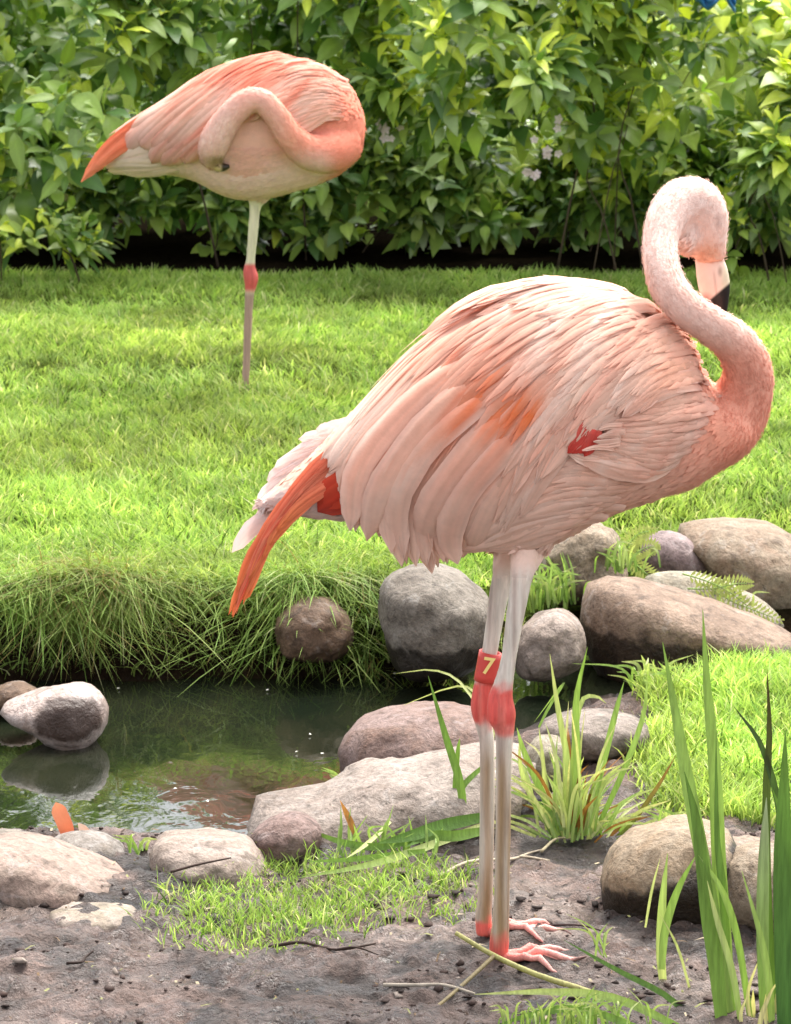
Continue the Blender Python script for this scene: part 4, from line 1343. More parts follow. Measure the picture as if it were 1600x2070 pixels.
def far_flamingo():
    foot = G(495, 800, 0.115)
    YB = foot.y
    root = thing('flamingo', (foot.x, YB, 0.115), 'pink flamingo balancing on one leg on the lawn, head tucked under its folded neck', 'flamingo', 'flamingos')
    m = MPP(YB)
    bm = bmesh.new()
    rows = [(735, 238, 290, .035), (722, 200, 322, .06), (695, 162, 346, .085), (650, 130, 368, .105), (580, 114, 390, .122), (510, 113, 404, .126), (450, 130, 392, .12), (390, 164, 362, .105), (330, 202, 350, .085), (280, 236, 345, .062), (235, 274, 336, .04), (205, 302, 330, .02)]
    for a in catmull(rows, 40):
        t = P(a[0], a[1], YB); b = P(a[0], a[2], YB)
        loft_c = (t + b) / 2
        if 'secs' not in locals(): secs = []
        secs.append((loft_c, (t - b) / 2, Vector((0, a[3], 0))))
    loft(bm, secs, 30)
    neck_pts = [(690, 285, 50, YB - .03), (664, 305, 44, YB - .08), (622, 305, 35, YB - .125), (586, 276, 28, YB - .15), (560, 236, 24.5, YB - .155), (530, 206, 24.5, YB - .155), (500, 206, 26, YB - .155), (470, 232, 27, YB - .155),
                (446, 266, 30, YB - .15), (432, 295, 30, YB - .145), (430, 318, 24, YB - .13), (440, 334, 14, YB - .115)]
    neck_p, neck_w = tube_px(bm, neck_pts, 0.9, 70, 20)
    tube_px(bm, [(530, 360, 45, YB - .01), (522, 395, 24, YB), (516, 420, 12, YB), (512, 470, 10.5, YB), (507, 525, 9.5, YB), (505, 545, 13, YB), (508, 562, 15.5, YB), (507, 580, 12, YB), (504, 605, 9.5, YB), (500, 700, 8.5, YB), (496, 790, 8, YB), (495, 806, 10, YB)], 0.95, 60, 14)
    f0 = Vector((foot.x, foot.y, 0.112))
    for ax, ay, ln in ((1, -0.10, .09), (0.9, 0.5, .08), (0.85, -0.62, .075)):
        d = Vector((ax, ay, 0)).normalized()
        tube_w(bm, [(f0, .011), (f0 + d * ln * .4, .008), (f0 + d * ln, .005)])
    me = remeshed(bm, 0.005, 4, 0.5)
    V = verts_of(me); px = to_px(V); X, Yp = px[:, 0], px[:, 1]
    c = np.tile(fc(236, 172, 148), (len(V), 1))
    def put(w, col):
        nonlocal c
        c = c * (1 - w) + np.asarray(col) * w
    put(blob(X, Yp, 700, 270, 130, 130), fc(240, 150, 126))
    put(sstep(285, 350, Yp)[:, None] * sstep(690, 640, X)[:, None], fc(250, 210, 202))
    put(sstep(420, 350, X)[:, None] * sstep(280, 310, Yp)[:, None], fc(234, 204, 188))
    frontn = (V[:, 1] < YB - .10)[:, None]
    put(frontn * sstep(600, 520, X)[:, None], fc(240, 184, 168))
    put(frontn * sstep(495, 450, X)[:, None], fc(240, 198, 184))
    put(frontn * blob(X, Yp, 440, 328, 26, 13) * .8, fc(168, 136, 96))
    put(blob(X, Yp, 448, 338, 13, 5), fc(92, 66, 40))
    leg = sstep(398, 412, Yp)[:, None]
    put(leg, fc(216, 206, 178))
    put(leg * sstep(585, 600, Yp)[:, None], fc(172, 140, 128))
    put((sstep(530, 538, Yp) * sstep(596, 582, Yp))[:, None], fc(208, 92, 88))
    put(sstep(790, 800, Yp)[:, None], fc(206, 140, 120))
    set_col(me, np.clip(c, 0, .95))
    ob_ = link('body', me, MAT_BODY, root)
    leg_slot(me, Yp, 412)
    bm = bmesh.new()
    tube_px(bm, [(424, 318, 13, YB - .135), (436, 332, 12, YB - .128), (450, 338, 9, YB - .122), (464, 336, 4, YB - .118)], .8, 16, 12)
    bme = bpy.data.meshes.new('bill'); bm.to_mesh(bme); bm.free()
    for p_ in bme.polygons: p_.use_smooth = True
    bq = to_px(verts_of(bme))
    kb = sstep(444, 452, bq[:, 0])[:, None]
    set_col(bme, fc(206, 176, 136) * (1 - kb) + np.array([.03, .02, .012]) * kb)
    link('bill', bme, MAT_BILL, root)
    bvh = BVHTree.FromPolygons([Vector(v) for v in V], [tuple(p.vertices) for p in me.polygons])
    # feathers must follow the trunk, not the neck lying over it
    bm2 = bmesh.new(); loft(bm2, secs, 30)
    bm2.normal_update(); bm2.faces.ensure_lookup_table()
    bvh2 = BVHTree.FromBMesh(bm2); bm2.free()
    fs = FeatherSet(bvh2, YB, random.Random(9))
    def wcol(q):
        x, y = q[:, 0], q[:, 1]
        o = np.tile(fc(236, 180, 158), (len(x), 1))
        al = (x * -0.75 + y * 0.66); ac = (x * 0.66 + y * 0.75)
        sn = fbm(ac / 15, al / 150, 5, 3)
        def mix(w, col):
            nonlocal o
            w = np.clip(w, 0, 1)[:, None]
            o = o * (1 - w) + np.asarray(col) * w
        mix(sstep(.0, .14, sn) * .6, fc(242, 206, 190))
        mix(sstep(-.02, -.14, sn) * .7, fc(228, 132, 108))
        mix(np.exp(-(((x - 480) / 110) ** 2 + ((y - 145) / 36) ** 2)) * .75, fc(238, 124, 92))
        mix(sstep(420, 350, x) * sstep(240, 300, y) * .6, fc(212, 150, 140))
        mix(sstep(640, 720, x) * .6, fc(240, 150, 126))
        return o
    fs.cmap = wcol
    wing = subpart('wing', root); tail = subpart('tail', root)
    def orange(u, r):
        a = fc(232, 100, 70); b = fc(240, 134, 100)
        k = r.random(); return a * (1 - k) + b * k * .6 + a * k * .4, b, fc(240, 146, 108)
    grow(fs, tail, MAT_FEATHER, [[(330, 215), (270, 250), (215, 300), (168, 362)], [(340, 235), (280, 265), (225, 310), (180, 358)], [(350, 255), (290, 275), (240, 305), (195, 340)]], 16, .0105, .002, .014, .003, 0, 0, 0, .4, dy=-0.05, ja=3, colfn=orange)
    grow(fs, tail, MAT_FEATHER, [[(360, 290), (300, 300), (250, 312), (212, 322)], [(370, 320), (310, 325), (260, 330), (222, 330)], [(380, 340), (320, 342), (270, 340), (235, 334)]], 8, .02, .004, .012, .003, fc(236, 206, 190), fc(244, 222, 208), fc(244, 218, 206), .3, dy=None, ja=3)
    S = [[(520, 118), (430, 150), (340, 210), (262, 262), (230, 285)], [(540, 125), (450, 165), (370, 222), (310, 272), (290, 296)], [(555, 140), (470, 185), (400, 240), (345, 285), (325, 306)], [(565, 160), (490, 205), (430, 255), (385, 295), (365, 312)], [(555, 175), (500, 215), (448, 262), (415, 292), (398, 312)]]
    def tert(u, r):
        k = r.random()
        a = fc(234, 130, 104) * (1 - k) + fc(228, 172, 156) * k
        return a, fc(240, 196, 180), fc(226, 164, 146)
    grow(fs, wing, MAT_FEATHER, S, 24, .022, .004, .013, .004, 0, 0, 0, .3, ja=4, usemap=True, camber=.42, strands=160, sw=.0025)
    def cov(u, r):
        k = r.random()
        a = fc(238, 152, 122) * (1 - k) + fc(238, 182, 156) * k
        return a, fc(242, 196, 172), fc(240, 184, 160)
    grow(fs, wing, MAT_FEATHER, [[(620, 122), (550, 122), (480, 145), (420, 185)], [(630, 145), (560, 150), (500, 180), (450, 220)], [(640, 170), (580, 180), (520, 215), (480, 250)], [(645, 195), (600, 200), (570, 208), (552, 222)]], 26, .015, .010, .016, .002, 0, 0, 0, .45, ja=7, usemap=True, camber=.3, strands=200, sw=.0025)
    grow(fs, wing, MAT_FEATHER, [[(700, 165), (640, 140), (590, 140), (545, 160)], [(705, 190), (650, 175), (600, 180), (560, 200)], [(705, 215), (655, 210), (610, 220), (570, 240)], [(700, 240), (660, 240), (620, 250), (590, 262)]], 26, .012, .012, .018, .002, 0, 0, 0, .5, ja=7, usemap=True, camber=.3, strands=200, sw=.0025)
    nw = np.array([list(w_) for w_ in neck_w]); nr = neck_p[:, 2]
    tang = -np.gradient(nw, axis=0); tang /= np.linalg.norm(tang, axis=1)[:, None]
    flow = np.tile(np.array([-0.93, 0, -0.2]), (len(V), 1))
    best = np.full(len(V), 1e9)
    for i in range(len(nw)):
        d = np.linalg.norm(V - nw[i], axis=1) / (nr[i] * m)
        k = (d < best) & (d < 1.25); flow[k] = tang[i]; best[k] = d[k]
    ok = (Yp < 402) & ((best < 1.25) | (X > 690) | (Yp > 300))
    ln = np.where(best < 1.25, 0.009, 0.022); wd = ln * .36
    plumage('plumage', me, root, MAT_DOWN, 34000, c, flow, ok, ln, wd, 4, 0.05)
    flush_strands(fs, root)
    return root


near_flamingo()
far_flamingo()

# ------------------------------------------------------------------ shrubs
def leaf_mesh(name, col, kind):
    """pointed ovate leaf along +X, 1 unit long, folded on its midrib and drooping"""
    w = (0.21, 0.26, 0.17)[kind]
    droop = (0.16, 0.28, 0.10)[kind]
    s = np.array([0, .12, .3, .5, .7, .87, 1.0])
    ww = w * np.array([.06, .62, .98, 1.0, .72, .32, 0.02])
    V, C = [], []
    for a, b in zip(s, ww):
        z = 0.10 * math.sin(a * 2.2) - droop * a * a
        for t in (-1, -.5, 0, .5, 1):
            wav = 0.025 * math.sin(a * 15 + t * 2) * abs(t)
            V.append((a, t * b, z + 0.30 * abs(t) * b - 0.13 * abs(t) ** 2 * b + wav))
            C.append(np.array(col) * (1.18 if t == 0 else 1.0))
    q = grid_faces(7, 5)
    return make_mesh(name, V, q, np.full(len(q), 4), np.array(C))


LK = 1.0
LEAFCOL = [lin(142, 168, 78, LK), lin(112, 144, 64, LK), lin(168, 190, 92, LK), lin(210, 222, 88, LK), lin(84, 118, 58, LK), lin(176, 198, 140, LK)]
LEAVES = [[leaf_mesh('leaf', c_, k) for k in range(3)] for c_ in LEAFCOL]
LV = [[(verts_of(m_), ) for m_ in row] for row in LEAVES]
LQ = grid_faces(6, 3)
COARSE = np.array([[i * 5 + j for j in (0, 2, 4)] for i in (0, 1, 2, 3, 5, 6)]).ravel()


def stem_mesh(pts, r0, r1, col):
    bm = bmesh.new()
    p = catmull(pts, 9)
    tube_w(bm, [(Vector(q), r0 + (r1 - r0) * i / 8) for i, q in enumerate(p)], 6)
    me = bpy.data.meshes.new('stem'); bm.to_mesh(me); bm.free()
    for q in me.polygons: q.use_smooth = True
    set_col(me, np.tile(col, (len(me.vertices), 1)))
    return me


def shrub(name, label, bx, by, rx, ry, h, nshoot, nind, seed, young=0.3, zlow=0.28, size=0.118, pale_spots=(), nstem=3, front=True):
    r = random.Random(seed)
    bz = float(height(np.array([bx]), np.array([by]))[0])
    root = thing(name, (bx, by, bz), label, 'shrub', 'shrubs behind the lawn')
    items = []           # (matrix, colour index, kind)
    shoots = []
    clumps = []
    for _ in range(max(8, nshoot // 11)):
        while True:
            th = r.uniform(0, 2 * math.pi); ph = math.acos(r.uniform(-0.85, 1))
            d = Vector((math.sin(ph) * math.cos(th), math.sin(ph) * math.sin(th), math.cos(ph)))
            if front and d.y > 0.3 and r.random() < 0.8: continue
            break
        clumps.append((d, r.uniform(.72, 1.08)))
    for _ in range(nshoot):
        # shoots gather into boughs spread over a lumpy dome
        d0, rad0 = r.choice(clumps)
        d = (d0 + Vector((r.gauss(0, .17), r.gauss(0, .17), r.gauss(0, .13)))).normalized()
        rad = rad0 * r.uniform(0.80, 1.03) if r.random() < .75 else r.uniform(.45, .8)
        zc = bz + zlow + (h - zlow) * 0.45
        p = Vector((bx + d.x * rx * rad, by + d.y * ry * rad, zc + d.z * (h - zlow) * 0.55 * rad))
        if p.z < bz + zlow * r.uniform(0.5, 1.0): continue
        shoots.append((p, d, rad))
    for p, d, rad in shoots:
        ax = (d * 0.8 + Vector((r.uniform(-.5, .5), r.uniform(-.5, .3), r.uniform(0.2, 0.9)))).normalized()
        nl = r.randint(5, 8)
        relz = (p.z - bz) / h
        isyoung = r.random() < young * (0.25 + 1.3 * relz)
        a0 = r.uniform(0, 6.28)
        u = ax.orthogonal().normalized(); w = ax.cross(u)
        for k in range(nl):
            a = a0 + k * 2.4
            f = k / nl
            out = u * math.cos(a) + w * math.sin(a)
            ld = (out * (1.0 - .45 * f) + ax * (0.25 + .6 * f) + Vector((0, 0, -0.28 * (1 - f)))).normalized()
            upn = (Vector((0, 0, 1)) * 0.9 + ax * 0.5 + Vector((r.uniform(-.4, .4), r.uniform(-.5, .2), 0))).normalized()
            yv = upn.cross(ld)
            if yv.length < 1e-3: continue
            yv.normalize(); zv = ld.cross(yv)
            s = size * r.uniform(0.6, 1.3) * (1 - 0.35 * f) * (1.0 if not isyoung else 0.85)
            q = p + ax * (0.10 * f - .05) + out * 0.008
            M = Matrix(((ld.x * s, yv.x * s, zv.x * s, q.x), (ld.y * s, yv.y * s, zv.y * s, q.y), (ld.z * s, yv.z * s, zv.z * s, q.z), (0, 0, 0, 1)))
            if isyoung: ci = 3 if f > 0.35 or r.random() < .5 else 2
            else: ci = r.choices([0, 1, 2, 4, 5], [4, 4, 2, 3, 1.5])[0]
            items.append((M, ci, r.randrange(3), q))
    # the leaves nearest the eye are parts of their own, the rest one mass
    pos = np.array([list(i[3]) for i in items])
    pxl = to_px(pos)
    vis = (pxl[:, 0] > -40) & (pxl[:, 0] < 1640) & (pxl[:, 1] > -40) & (pxl[:, 1] < 640)
    key = pos[:, 1] + np.where(vis, 0, 50) + np.array([r.uniform(0, .08) for _ in items])
    order = np.argsort(key)
    ind = set(order[:nind].tolist())
    Vs, Cs = [], []
    inv = Matrix.Translation(-Vector(root['base']))
    for i, (M, ci, kd, q) in enumerate(items):
        if i in ind:
            o = bpy.data.objects.new('leaf', LEAVES[ci][kd]); COL.objects.link(o)
            if not LEAVES[ci][kd].materials: LEAVES[ci][kd].materials.append(MAT_LEAF)
            o.parent = root; o.matrix_parent_inverse = inv; o.matrix_basis = M
        else:
            v = LV[ci][kd][0][COARSE]
            A = np.array(M)
            Vs.append(v @ A[:3, :3].T + A[:3, 3])
            Cs.append(np.tile(LEAFCOL[ci] * r.uniform(.84, 1.16), (18, 1)))
    if Vs:
        n = len(Vs)
        f = (np.arange(n)[:, None, None] * 18 + LQ[None]).reshape(-1)
        o = link('foliage', make_mesh('foliage', np.vstack(Vs), f, np.full(n * len(LQ), 4), np.vstack(Cs)), MAT_LEAF, root)
        o['kind'] = 'stuff'
    barkc = lin(112, 96, 76, .6)
    for k in range(nstem):
        if not shoots: break
        p, d, rad = shoots[r.randrange(len(shoots))]
        b = Vector((p.x + r.uniform(-.12, .12) * rx, by - ry * r.uniform(-.3, .45), bz - .02))
        mid = b.lerp(p, 0.5) + Vector((r.uniform(-.16, .16), r.uniform(-.08, .08), 0.06))
        link('stem', stem_mesh([b, b.lerp(mid, .5) + Vector((0, 0, .04)), mid, p], r.uniform(.002, .0045), .0015, barkc * .8 * r.uniform(.7, 1.3)), MAT_STEM, root)
    for fx, fy, n in pale_spots:  # added shapes standing in for unidentified pale spots among the leaves
        for _ in range(n):
            c0 = P(fx + r.gauss(0, 14), fy + r.gauss(0, 18), by - ry * 0.72)
            fl = pale_spot_mesh(r)
            link('flower', fl, MAT_PETAL, root).matrix_basis = Matrix.Translation(c0)
    return root


MAT_PETAL = attr_mat('petal', 0.6, 0.2, 0.06, 40, trans=0.3)


def pale_spot_mesh(r):
    V, Fq, C = [], [], []
    n = 5
    sz = r.uniform(.013, .02)
    R = Matrix.Rotation(r.uniform(0, 6), 3, 'Y') @ Matrix.Rotation(r.uniform(.7, 1.6), 3, 'X')
    for k in range(n):
        a = 2 * math.pi * k / n
        b0 = len(V)
        for (u, w, z) in ((0, 0, 0), (.6, .38, .12), (1, 0, .3), (.6, -.38, .12)):
            q = R @ Vector(((u * math.cos(a) - w * math.sin(a)) * sz, (u * math.sin(a) + w * math.cos(a)) * sz, z * sz))
            V.append(tuple(q)); C.append(lin(246, 226, 230, .85))
        Fq.append([b0, b0 + 1, b0 + 2, b0 + 3])
    return make_mesh('flower', V, np.array(Fq).ravel(), np.full(n, 4), np.array(C))


def sx(px, Y): return P(px, 560, Y).x


shrub('shrub', 'leafy shrub with drooping branches at the left edge behind the far flamingo', sx(130, 10.75), 10.75, .50, .58, 1.55, 330, 290, 21, 0.25, .22)
shrub('shrub', 'dark gappy shrub behind the far flamingo, bare stems at its foot', sx(560, 10.95), 10.95, .52, .52, 1.6, 250, 220, 22, 0.12, .34, pale_spots=[(775, 265, 7)])
shrub('shrub', 'broad shrub right of centre with bright young tips and added pale spots inside', sx(1010, 10.7), 10.7, .50, .58, 1.5, 330, 290, 23, 0.4, .34, pale_spots=[(1110, 285, 6), (1080, 335, 4)])
shrub('shrub', 'yellow green sunlit shrub at the top right behind the near flamingo', sx(1420, 10.85), 10.85, .52, .6, 1.45, 330, 290, 24, 0.8, .26)
shrub('shrub', 'low leafy shrub leaning in at the right picture edge', sx(1640, 10.35), 10.35, .26, .3, .8, 110, 100, 25, 0.3, .12)
for i, (px_, lb) in enumerate([(-150, 'tall dark shrub of the back row beyond the left edge shrub'), (330, 'tall dark back row shrub between the left shrub and the gappy one'), (800, 'tall dark back row shrub behind the gap at the picture centre'),
                              (1250, 'tall dark back row shrub behind the pale spotted shrub'), (1750, 'tall dark back row shrub beyond the right edge'), (-620, 'tall dark back row shrub far beyond the left edge'), (2220, 'tall dark back row shrub far beyond the right edge')]):
    shrub('shrub', lb, sx(px_, 12.0), 12.0, .62, .5, 2.3, 330, 60, 40 + i, 0.05, .05, size=.13, nstem=5)
for i, (px_, lb) in enumerate([(-500, 'shrub continuing the row beyond the left picture edge'), (2150, 'shrub continuing the row beyond the right picture edge')]):
    shrub('shrub', lb, sx(px_, 10.9), 10.9, .6, .6, 1.6, 330, 0, 60 + i, 0.2, .05, nstem=4)


for i, (px_, lb) in enumerate([(60, 'low dark undergrowth shrub at the foot of the left shrub'), (400, 'low dark undergrowth shrub seen past the far flamingo leg'), (720, 'low dark undergrowth shrub left of the centre stems'),
                              (1000, 'low dark undergrowth shrub under the pale spotted shrub'), (1300, 'low dark undergrowth shrub left of the near flamingo head'), (1620, 'low dark undergrowth shrub at the right edge')]):
    shrub('low_shrub', lb, sx(px_, 11.2), 11.2, .38, .26, .5, 210, 60, 80 + i, 0.05, .0, size=.10, nstem=2)


for i, (px_, y_, rx_, h_, lb) in enumerate([(60, 10.35, .22, .30, 'drooping leafy spray low at the left in front of the shrubs'), (1530, 10.35, .2, .34, 'bright leafy sapling at the hedge foot right of the near flamingo head')]):
    shrub('sapling', lb, sx(px_, y_), y_, rx_, .14, h_, 26, 60, 120 + i, .3, .02, size=.085, nstem=2)

# made-up sheet standing in for an unidentified blue object atop the right shrub
def make_blue_object():
    nu, nv = 15, 7
    V = []
    c0 = P(1448, 0, 10.28)
    for i in range(nu):
        for j in range(nv):
            u = i / (nu - 1) - .5; v = j / (nv - 1) - .5
            x = u * .12; z = v * .045 + .02 * math.sin(u * 9) - .05 * u * u
            y = .02 * math.sin(u * 17 + v * 5) + .012 * math.cos(v * 14)
            V.append((c0.x + x, c0.y + y, c0.z + z + .012))
    q = grid_faces(nu, nv)
    me = make_mesh('blue_object', V, q, np.full(len(q), 4), np.tile(np.array([.03, .17, .42]), (nu * nv, 1)))
    o = link('blue_object', me, attr_mat('blue_object_mat', .35, .5, .2, 30))
    md = o.modifiers.new('t', 'SOLIDIFY'); md.thickness = .002
    tag(o, 'unidentified blue object among the leaves at the top right', 'scrap')


make_blue_object()

# ------------------------------------------------------------------ waterside plants
def ribbon(pts, w0, col, tipcol=None, fold=0.25, n=12, taper=0.55, face=None):
    """pts: world points base to tip; w0: full width; a folded tapering blade"""
    p = catmull([tuple(q) for q in pts], n)
    T = np.gradient(p, axis=0); T /= np.linalg.norm(T, axis=1)[:, None] + 1e-9
    view = np.array([0, -1, 0.25]) if face is None else np.array(face, float)
    B = np.cross(T, view); B /= np.linalg.norm(B, axis=1)[:, None] + 1e-9
    Nn = np.cross(B, T)
    s = np.linspace(0, 1, n)
    w = w0 * 0.5 * np.clip(1 - np.clip((s - (1 - taper)) / taper, 0, 1) ** 1.8, 0.04, 1) * (0.75 + 0.25 * np.minimum(s * 4, 1))
    V = np.stack([p - B * w[:, None], p - Nn * (w * fold)[:, None], p + B * w[:, None]], 1).reshape(-1, 3)
    tc_ = col if tipcol is None else tipcol
    c = np.asarray(col)[None] * (1 - s[:, None]) + np.asarray(tc_)[None] * s[:, None]
    C = np.stack([c, c * 1.18, c], 1).reshape(-1, 3)
    q = grid_faces(n, 3)
    return make_mesh('blade', V, q, np.full(len(q), 4), C)


def stalk(pts, r0, r1, col, n=14):
    bm = bmesh.new()
    p = catmull([tuple(q) for q in pts], n)
    tube_w(bm, [(Vector(q), r0 + (r1 - r0) * i / (n - 1)) for i, q in enumerate(p)], 7)
    me = bpy.data.meshes.new('stalk'); bm.to_mesh(me); bm.free()
    for f_ in me.polygons: f_.use_smooth = True
    set_col(me, np.tile(col, (len(me.vertices), 1)))
    return me


PK = 0.80
g1 = lin(128, 160, 78, PK); g2 = lin(158, 184, 106, PK); g3 = lin(92, 124, 58, PK); g4 = lin(196, 202, 140, PK); dk = lin(52, 66, 36, PK); br = lin(150, 104, 56, PK); straw = lin(226, 216, 160, PK)
rr = random.Random(31)


def plant(name, label, base_px, blades_, group=None, mat=None):
    b = G(base_px[0], base_px[1], 0.0)
    root = thing(name, (b.x, b.y, 0.0), label, 'plant', group)
    for pts, w, col, tip in blades_:
        link('blade', ribbon(pts, w, col, tip), mat or MAT_REED, root)
    return root


def up(pts, Y, lean=0.0):
    """pixel points base to tip of a blade standing at distance Y, leaning away or towards the eye"""
    n = len(pts)
    return [P(a, b, Y + lean * (i / (n - 1)) ** 1.3) for i, (a, b) in enumerate(pts)]


YR = G(1470, 2075, 0.0).y
m_ = MPP(YR)
B = []
B.append((up([(1478, 2090), (1466, 1900), (1454, 1750), (1446, 1560), (1430, 1390), (1421, 1232)], YR, .03), 30 * m_, g2, g1))
B.append((up([(1480, 2090), (1448, 1880), (1412, 1690), (1388, 1565), (1364, 1430), (1340, 1298)], YR - .02, .04), 30 * m_, g2, g1))
B.append((up([(1462, 2090), (1446, 1940), (1432, 1850), (1410, 1670), (1384, 1560)], YR - .03, 0), 32 * m_, g1, g3))
B.append((up([(1520, 2080), (1492, 1900), (1460, 1800), (1412, 1728)], YR - .01, -.02), 15 * m_, g1, g2))
B.append((up([(1490, 2080), (1470, 1930), (1462, 1800), (1450, 1690), (1448, 1480)], YR - .015, .02), 18 * m_, g1, g3))
B.append((up([(1500, 2080), (1480, 1960), (1450, 1860), (1430, 1780)], YR - .04, .0), 14 * m_, g2, g4))
plant('reed_clump', 'tall green reed blades standing right of the near flamingo', (1470, 2075), B, 'reeds in the right foreground')
B = []
B.append((up([(1590, 2100), (1588, 1900), (1584, 1700), (1588, 1480)], YR - .05, .0), 46 * m_, lin(70, 108, 56, PK), g3))
B.append((up([(1548, 2090), (1542, 1880), (1545, 1720), (1550, 1612)], YR - .02, .0), 26 * m_, g1, lin(150, 160, 140, PK)))
B.append((up([(1570, 2090), (1552, 1800), (1550, 1600), (1556, 1480), (1551, 1352)], YR, .02), 17 * m_, g3, lin(58, 34, 24, PK)))
B.append((up([(1600, 2000), (1585, 1700), (1545, 1520), (1484, 1428)], YR - .01, .04), 15 * m_, g3, dk))
B.append((up([(1620, 2090), (1606, 1850), (1596, 1700), (1560, 1590)], YR - .03, .0), 22 * m_, g1, g3))
B.append((up([(1562, 2090), (1556, 2000), (1540, 1900), (1500, 1760)], YR - .04, .0), 16 * m_, g2, g2))
for k in range(9):
    x0 = 1500 + rr.uniform(0, 95); h_ = rr.uniform(60, 180)
    B.append((up([(x0, 2085), (x0 + rr.uniform(-14, 14), 2085 - h_ * .5), (x0 + rr.uniform(-30, 30), 2085 - h_)], YR - .05 + rr.uniform(0, .05), 0), rr.uniform(7, 12) * m_, straw, straw * 1.05))
plant('reed_clump', 'dark green reeds with pale dry stubs at the lower right corner', (1560, 2085), B, 'reeds in the right foreground')
B = []
Yq = G(1342, 2000, 0.0).y
B.append((up([(1342, 2000), (1336, 1920), (1340, 1820), (1350, 1725)], Yq, 0), 20 * m_, g4, g2))
B.append((up([(1338, 1960), (1345, 1880), (1370, 1800), (1408, 1728)], Yq - .01, 0), 18 * m_, g2, g1))
B.append((up([(1400, 2020), (1372, 1920), (1334, 1846)], Yq - .02, 0), 6 * m_, g4, g4))
B.append((up([(1305, 1875), (1318, 1800), (1335, 1735)], Yq + .1, 0), 6 * m_, g4, g4))
plant('reed_shoot', 'thin pale green shoots in front of the dark wet tan boulder', (1342, 2000), B, 'reeds in the right foreground')

# sedge tussock behind the legs
Ys = G(1160, 1690, 0.01).y
ms = MPP(Ys)
B = []
for pts, w, col, tip in [([(1150, 1690), (1150, 1560), (1128, 1430), (1112, 1322)], 13, g2, g4), ([(1165, 1690), (1168, 1560), (1165, 1420), (1188, 1308)], 16, g2, g1), ([(1180, 1690), (1215, 1560), (1245, 1440), (1262, 1378)], 14, g2, g1),
                         ([(1200, 1690), (1260, 1560), (1300, 1450), (1310, 1362)], 12, g1, g2), ([(1150, 1690), (1160, 1520), (1175, 1420), (1205, 1408), (1226, 1422)], 10, g2, g4), ([(1140, 1690), (1095, 1600), (1060, 1520), (1045, 1470)], 14, g1, g2),
                         ([(1130, 1690), (1090, 1640), (1055, 1560), (1050, 1490)], 12, g2, g4), ([(1155, 1690), (1156, 1600), (1150, 1500), (1148, 1470)], 9, br, br), ([(1230, 1710), (1280, 1660), (1330, 1590), (1366, 1528)], 10, g3, br),
                         ([(1090, 1470), (1110, 1430), (1140, 1380), (1080, 1460)], 6, g1, g2), ([(1190, 1700), (1200, 1650), (1180, 1620), (1230, 1690)], 14, g4, g4)]:
    B.append((up(pts, Ys, rr.uniform(-.03, .05)), w * ms, col, tip))
for k in range(115):
    x0 = rr.gauss(1160, 38); y0 = 1690 + rr.uniform(-18, 14)
    side = (x0 - 1160) / 60 + rr.gauss(0, .55)
    ln = rr.uniform(70, 290) * (1 - .25 * min(abs(side), 1.5))
    x1 = x0 + side * ln * .75; y1 = y0 - ln * max(.35, 1 - .42 * abs(side))
    xm = x0 + (x1 - x0) * .38; ym = y0 - (y0 - y1) * .62
    if rr.random() < .25: y1 += ln * .18
    col = rr.choice([g1, g2, g2, g4, g4, g3]); tip = rr.choice([g2, g4, straw])
    if rr.random() < .08: col, tip = br, br
    B.append((up([(x0, y0), (xm, ym), (x1, y1)], Ys + rr.uniform(-.05, .06), rr.uniform(-.08, .1)), rr.uniform(4, 8.5) * ms, col, tip))
plant('sedge_tussock', 'bushy tussock of pale sedge blades behind the near flamingo legs', (1160, 1690), B)

# strap leaves lying on the mud left of the legs
def flat(pts, z0=0.03, zs=None):
    return [G(a, b, z0 if zs is None else zs[i]) for i, (a, b) in enumerate(pts)]


B = []
for pts, w, col, tip, z in [([(975, 1652), (900, 1668), (830, 1690), (760, 1705)], 26, g3, g3, .05), ([(978, 1668), (880, 1705), (760, 1745), (600, 1775)], 16, g4, g2, .03), ([(840, 1700), (760, 1712), (690, 1702), (610, 1672)], 15, g3, g1, .035),
                            ([(860, 1720), (780, 1730), (700, 1738), (620, 1742)], 12, g1, g1, .03), ([(975, 1680), (920, 1690), (870, 1690), (820, 1712)], 22, g1, g3, .04), ([(790, 1660), (760, 1690), (730, 1715), (700, 1735)], 9, g4, g4, .04)]:
    B.append((flat(pts, z), w * MPP(4.95), col, tip))
for k in range(26):
    x0 = rr.gauss(790, 60); y0 = 1725 + rr.uniform(-12, 18)
    Yk = G(x0, y0, .01).y
    B.append((up([(x0, y0), (x0 + rr.uniform(-14, 14), y0 - rr.uniform(25, 45)), (x0 + rr.uniform(-45, 45), y0 - rr.uniform(40, 95))], Yk, rr.uniform(-.03, .03)), rr.uniform(4, 7) * MPP(4.9), rr.choice([g1, g2, g3]), g2))
plant('strap_leaf_plant', 'flattened strap leaves sprawling over the mud left of the legs', (800, 1725), B)
Yl = G(930, 1690, 0.01).y
B = [(up([(938, 1690), (932, 1590), (902, 1490), (866, 1366)], Yl, .02), 17 * MPP(Yl), g1, g3), (up([(880, 1700), (930, 1600), (965, 1560), (1012, 1525)], Yl + .02, .04), 12 * MPP(Yl), g3, g1), (up([(918, 1690), (920, 1600), (926, 1520), (930, 1492)], Yl + .03, 0), 11 * MPP(Yl), g3, g1),
     (up([(940, 1690), (990, 1500), (940, 1390), (880, 1355), (798, 1362)], Yl + .25, .3), 6 * MPP(Yl), g4, g4), (up([(950, 1690), (1000, 1480), (965, 1405), (918, 1388), (800, 1432)], Yl + .25, .3), 6 * MPP(Yl), g4, g4)]
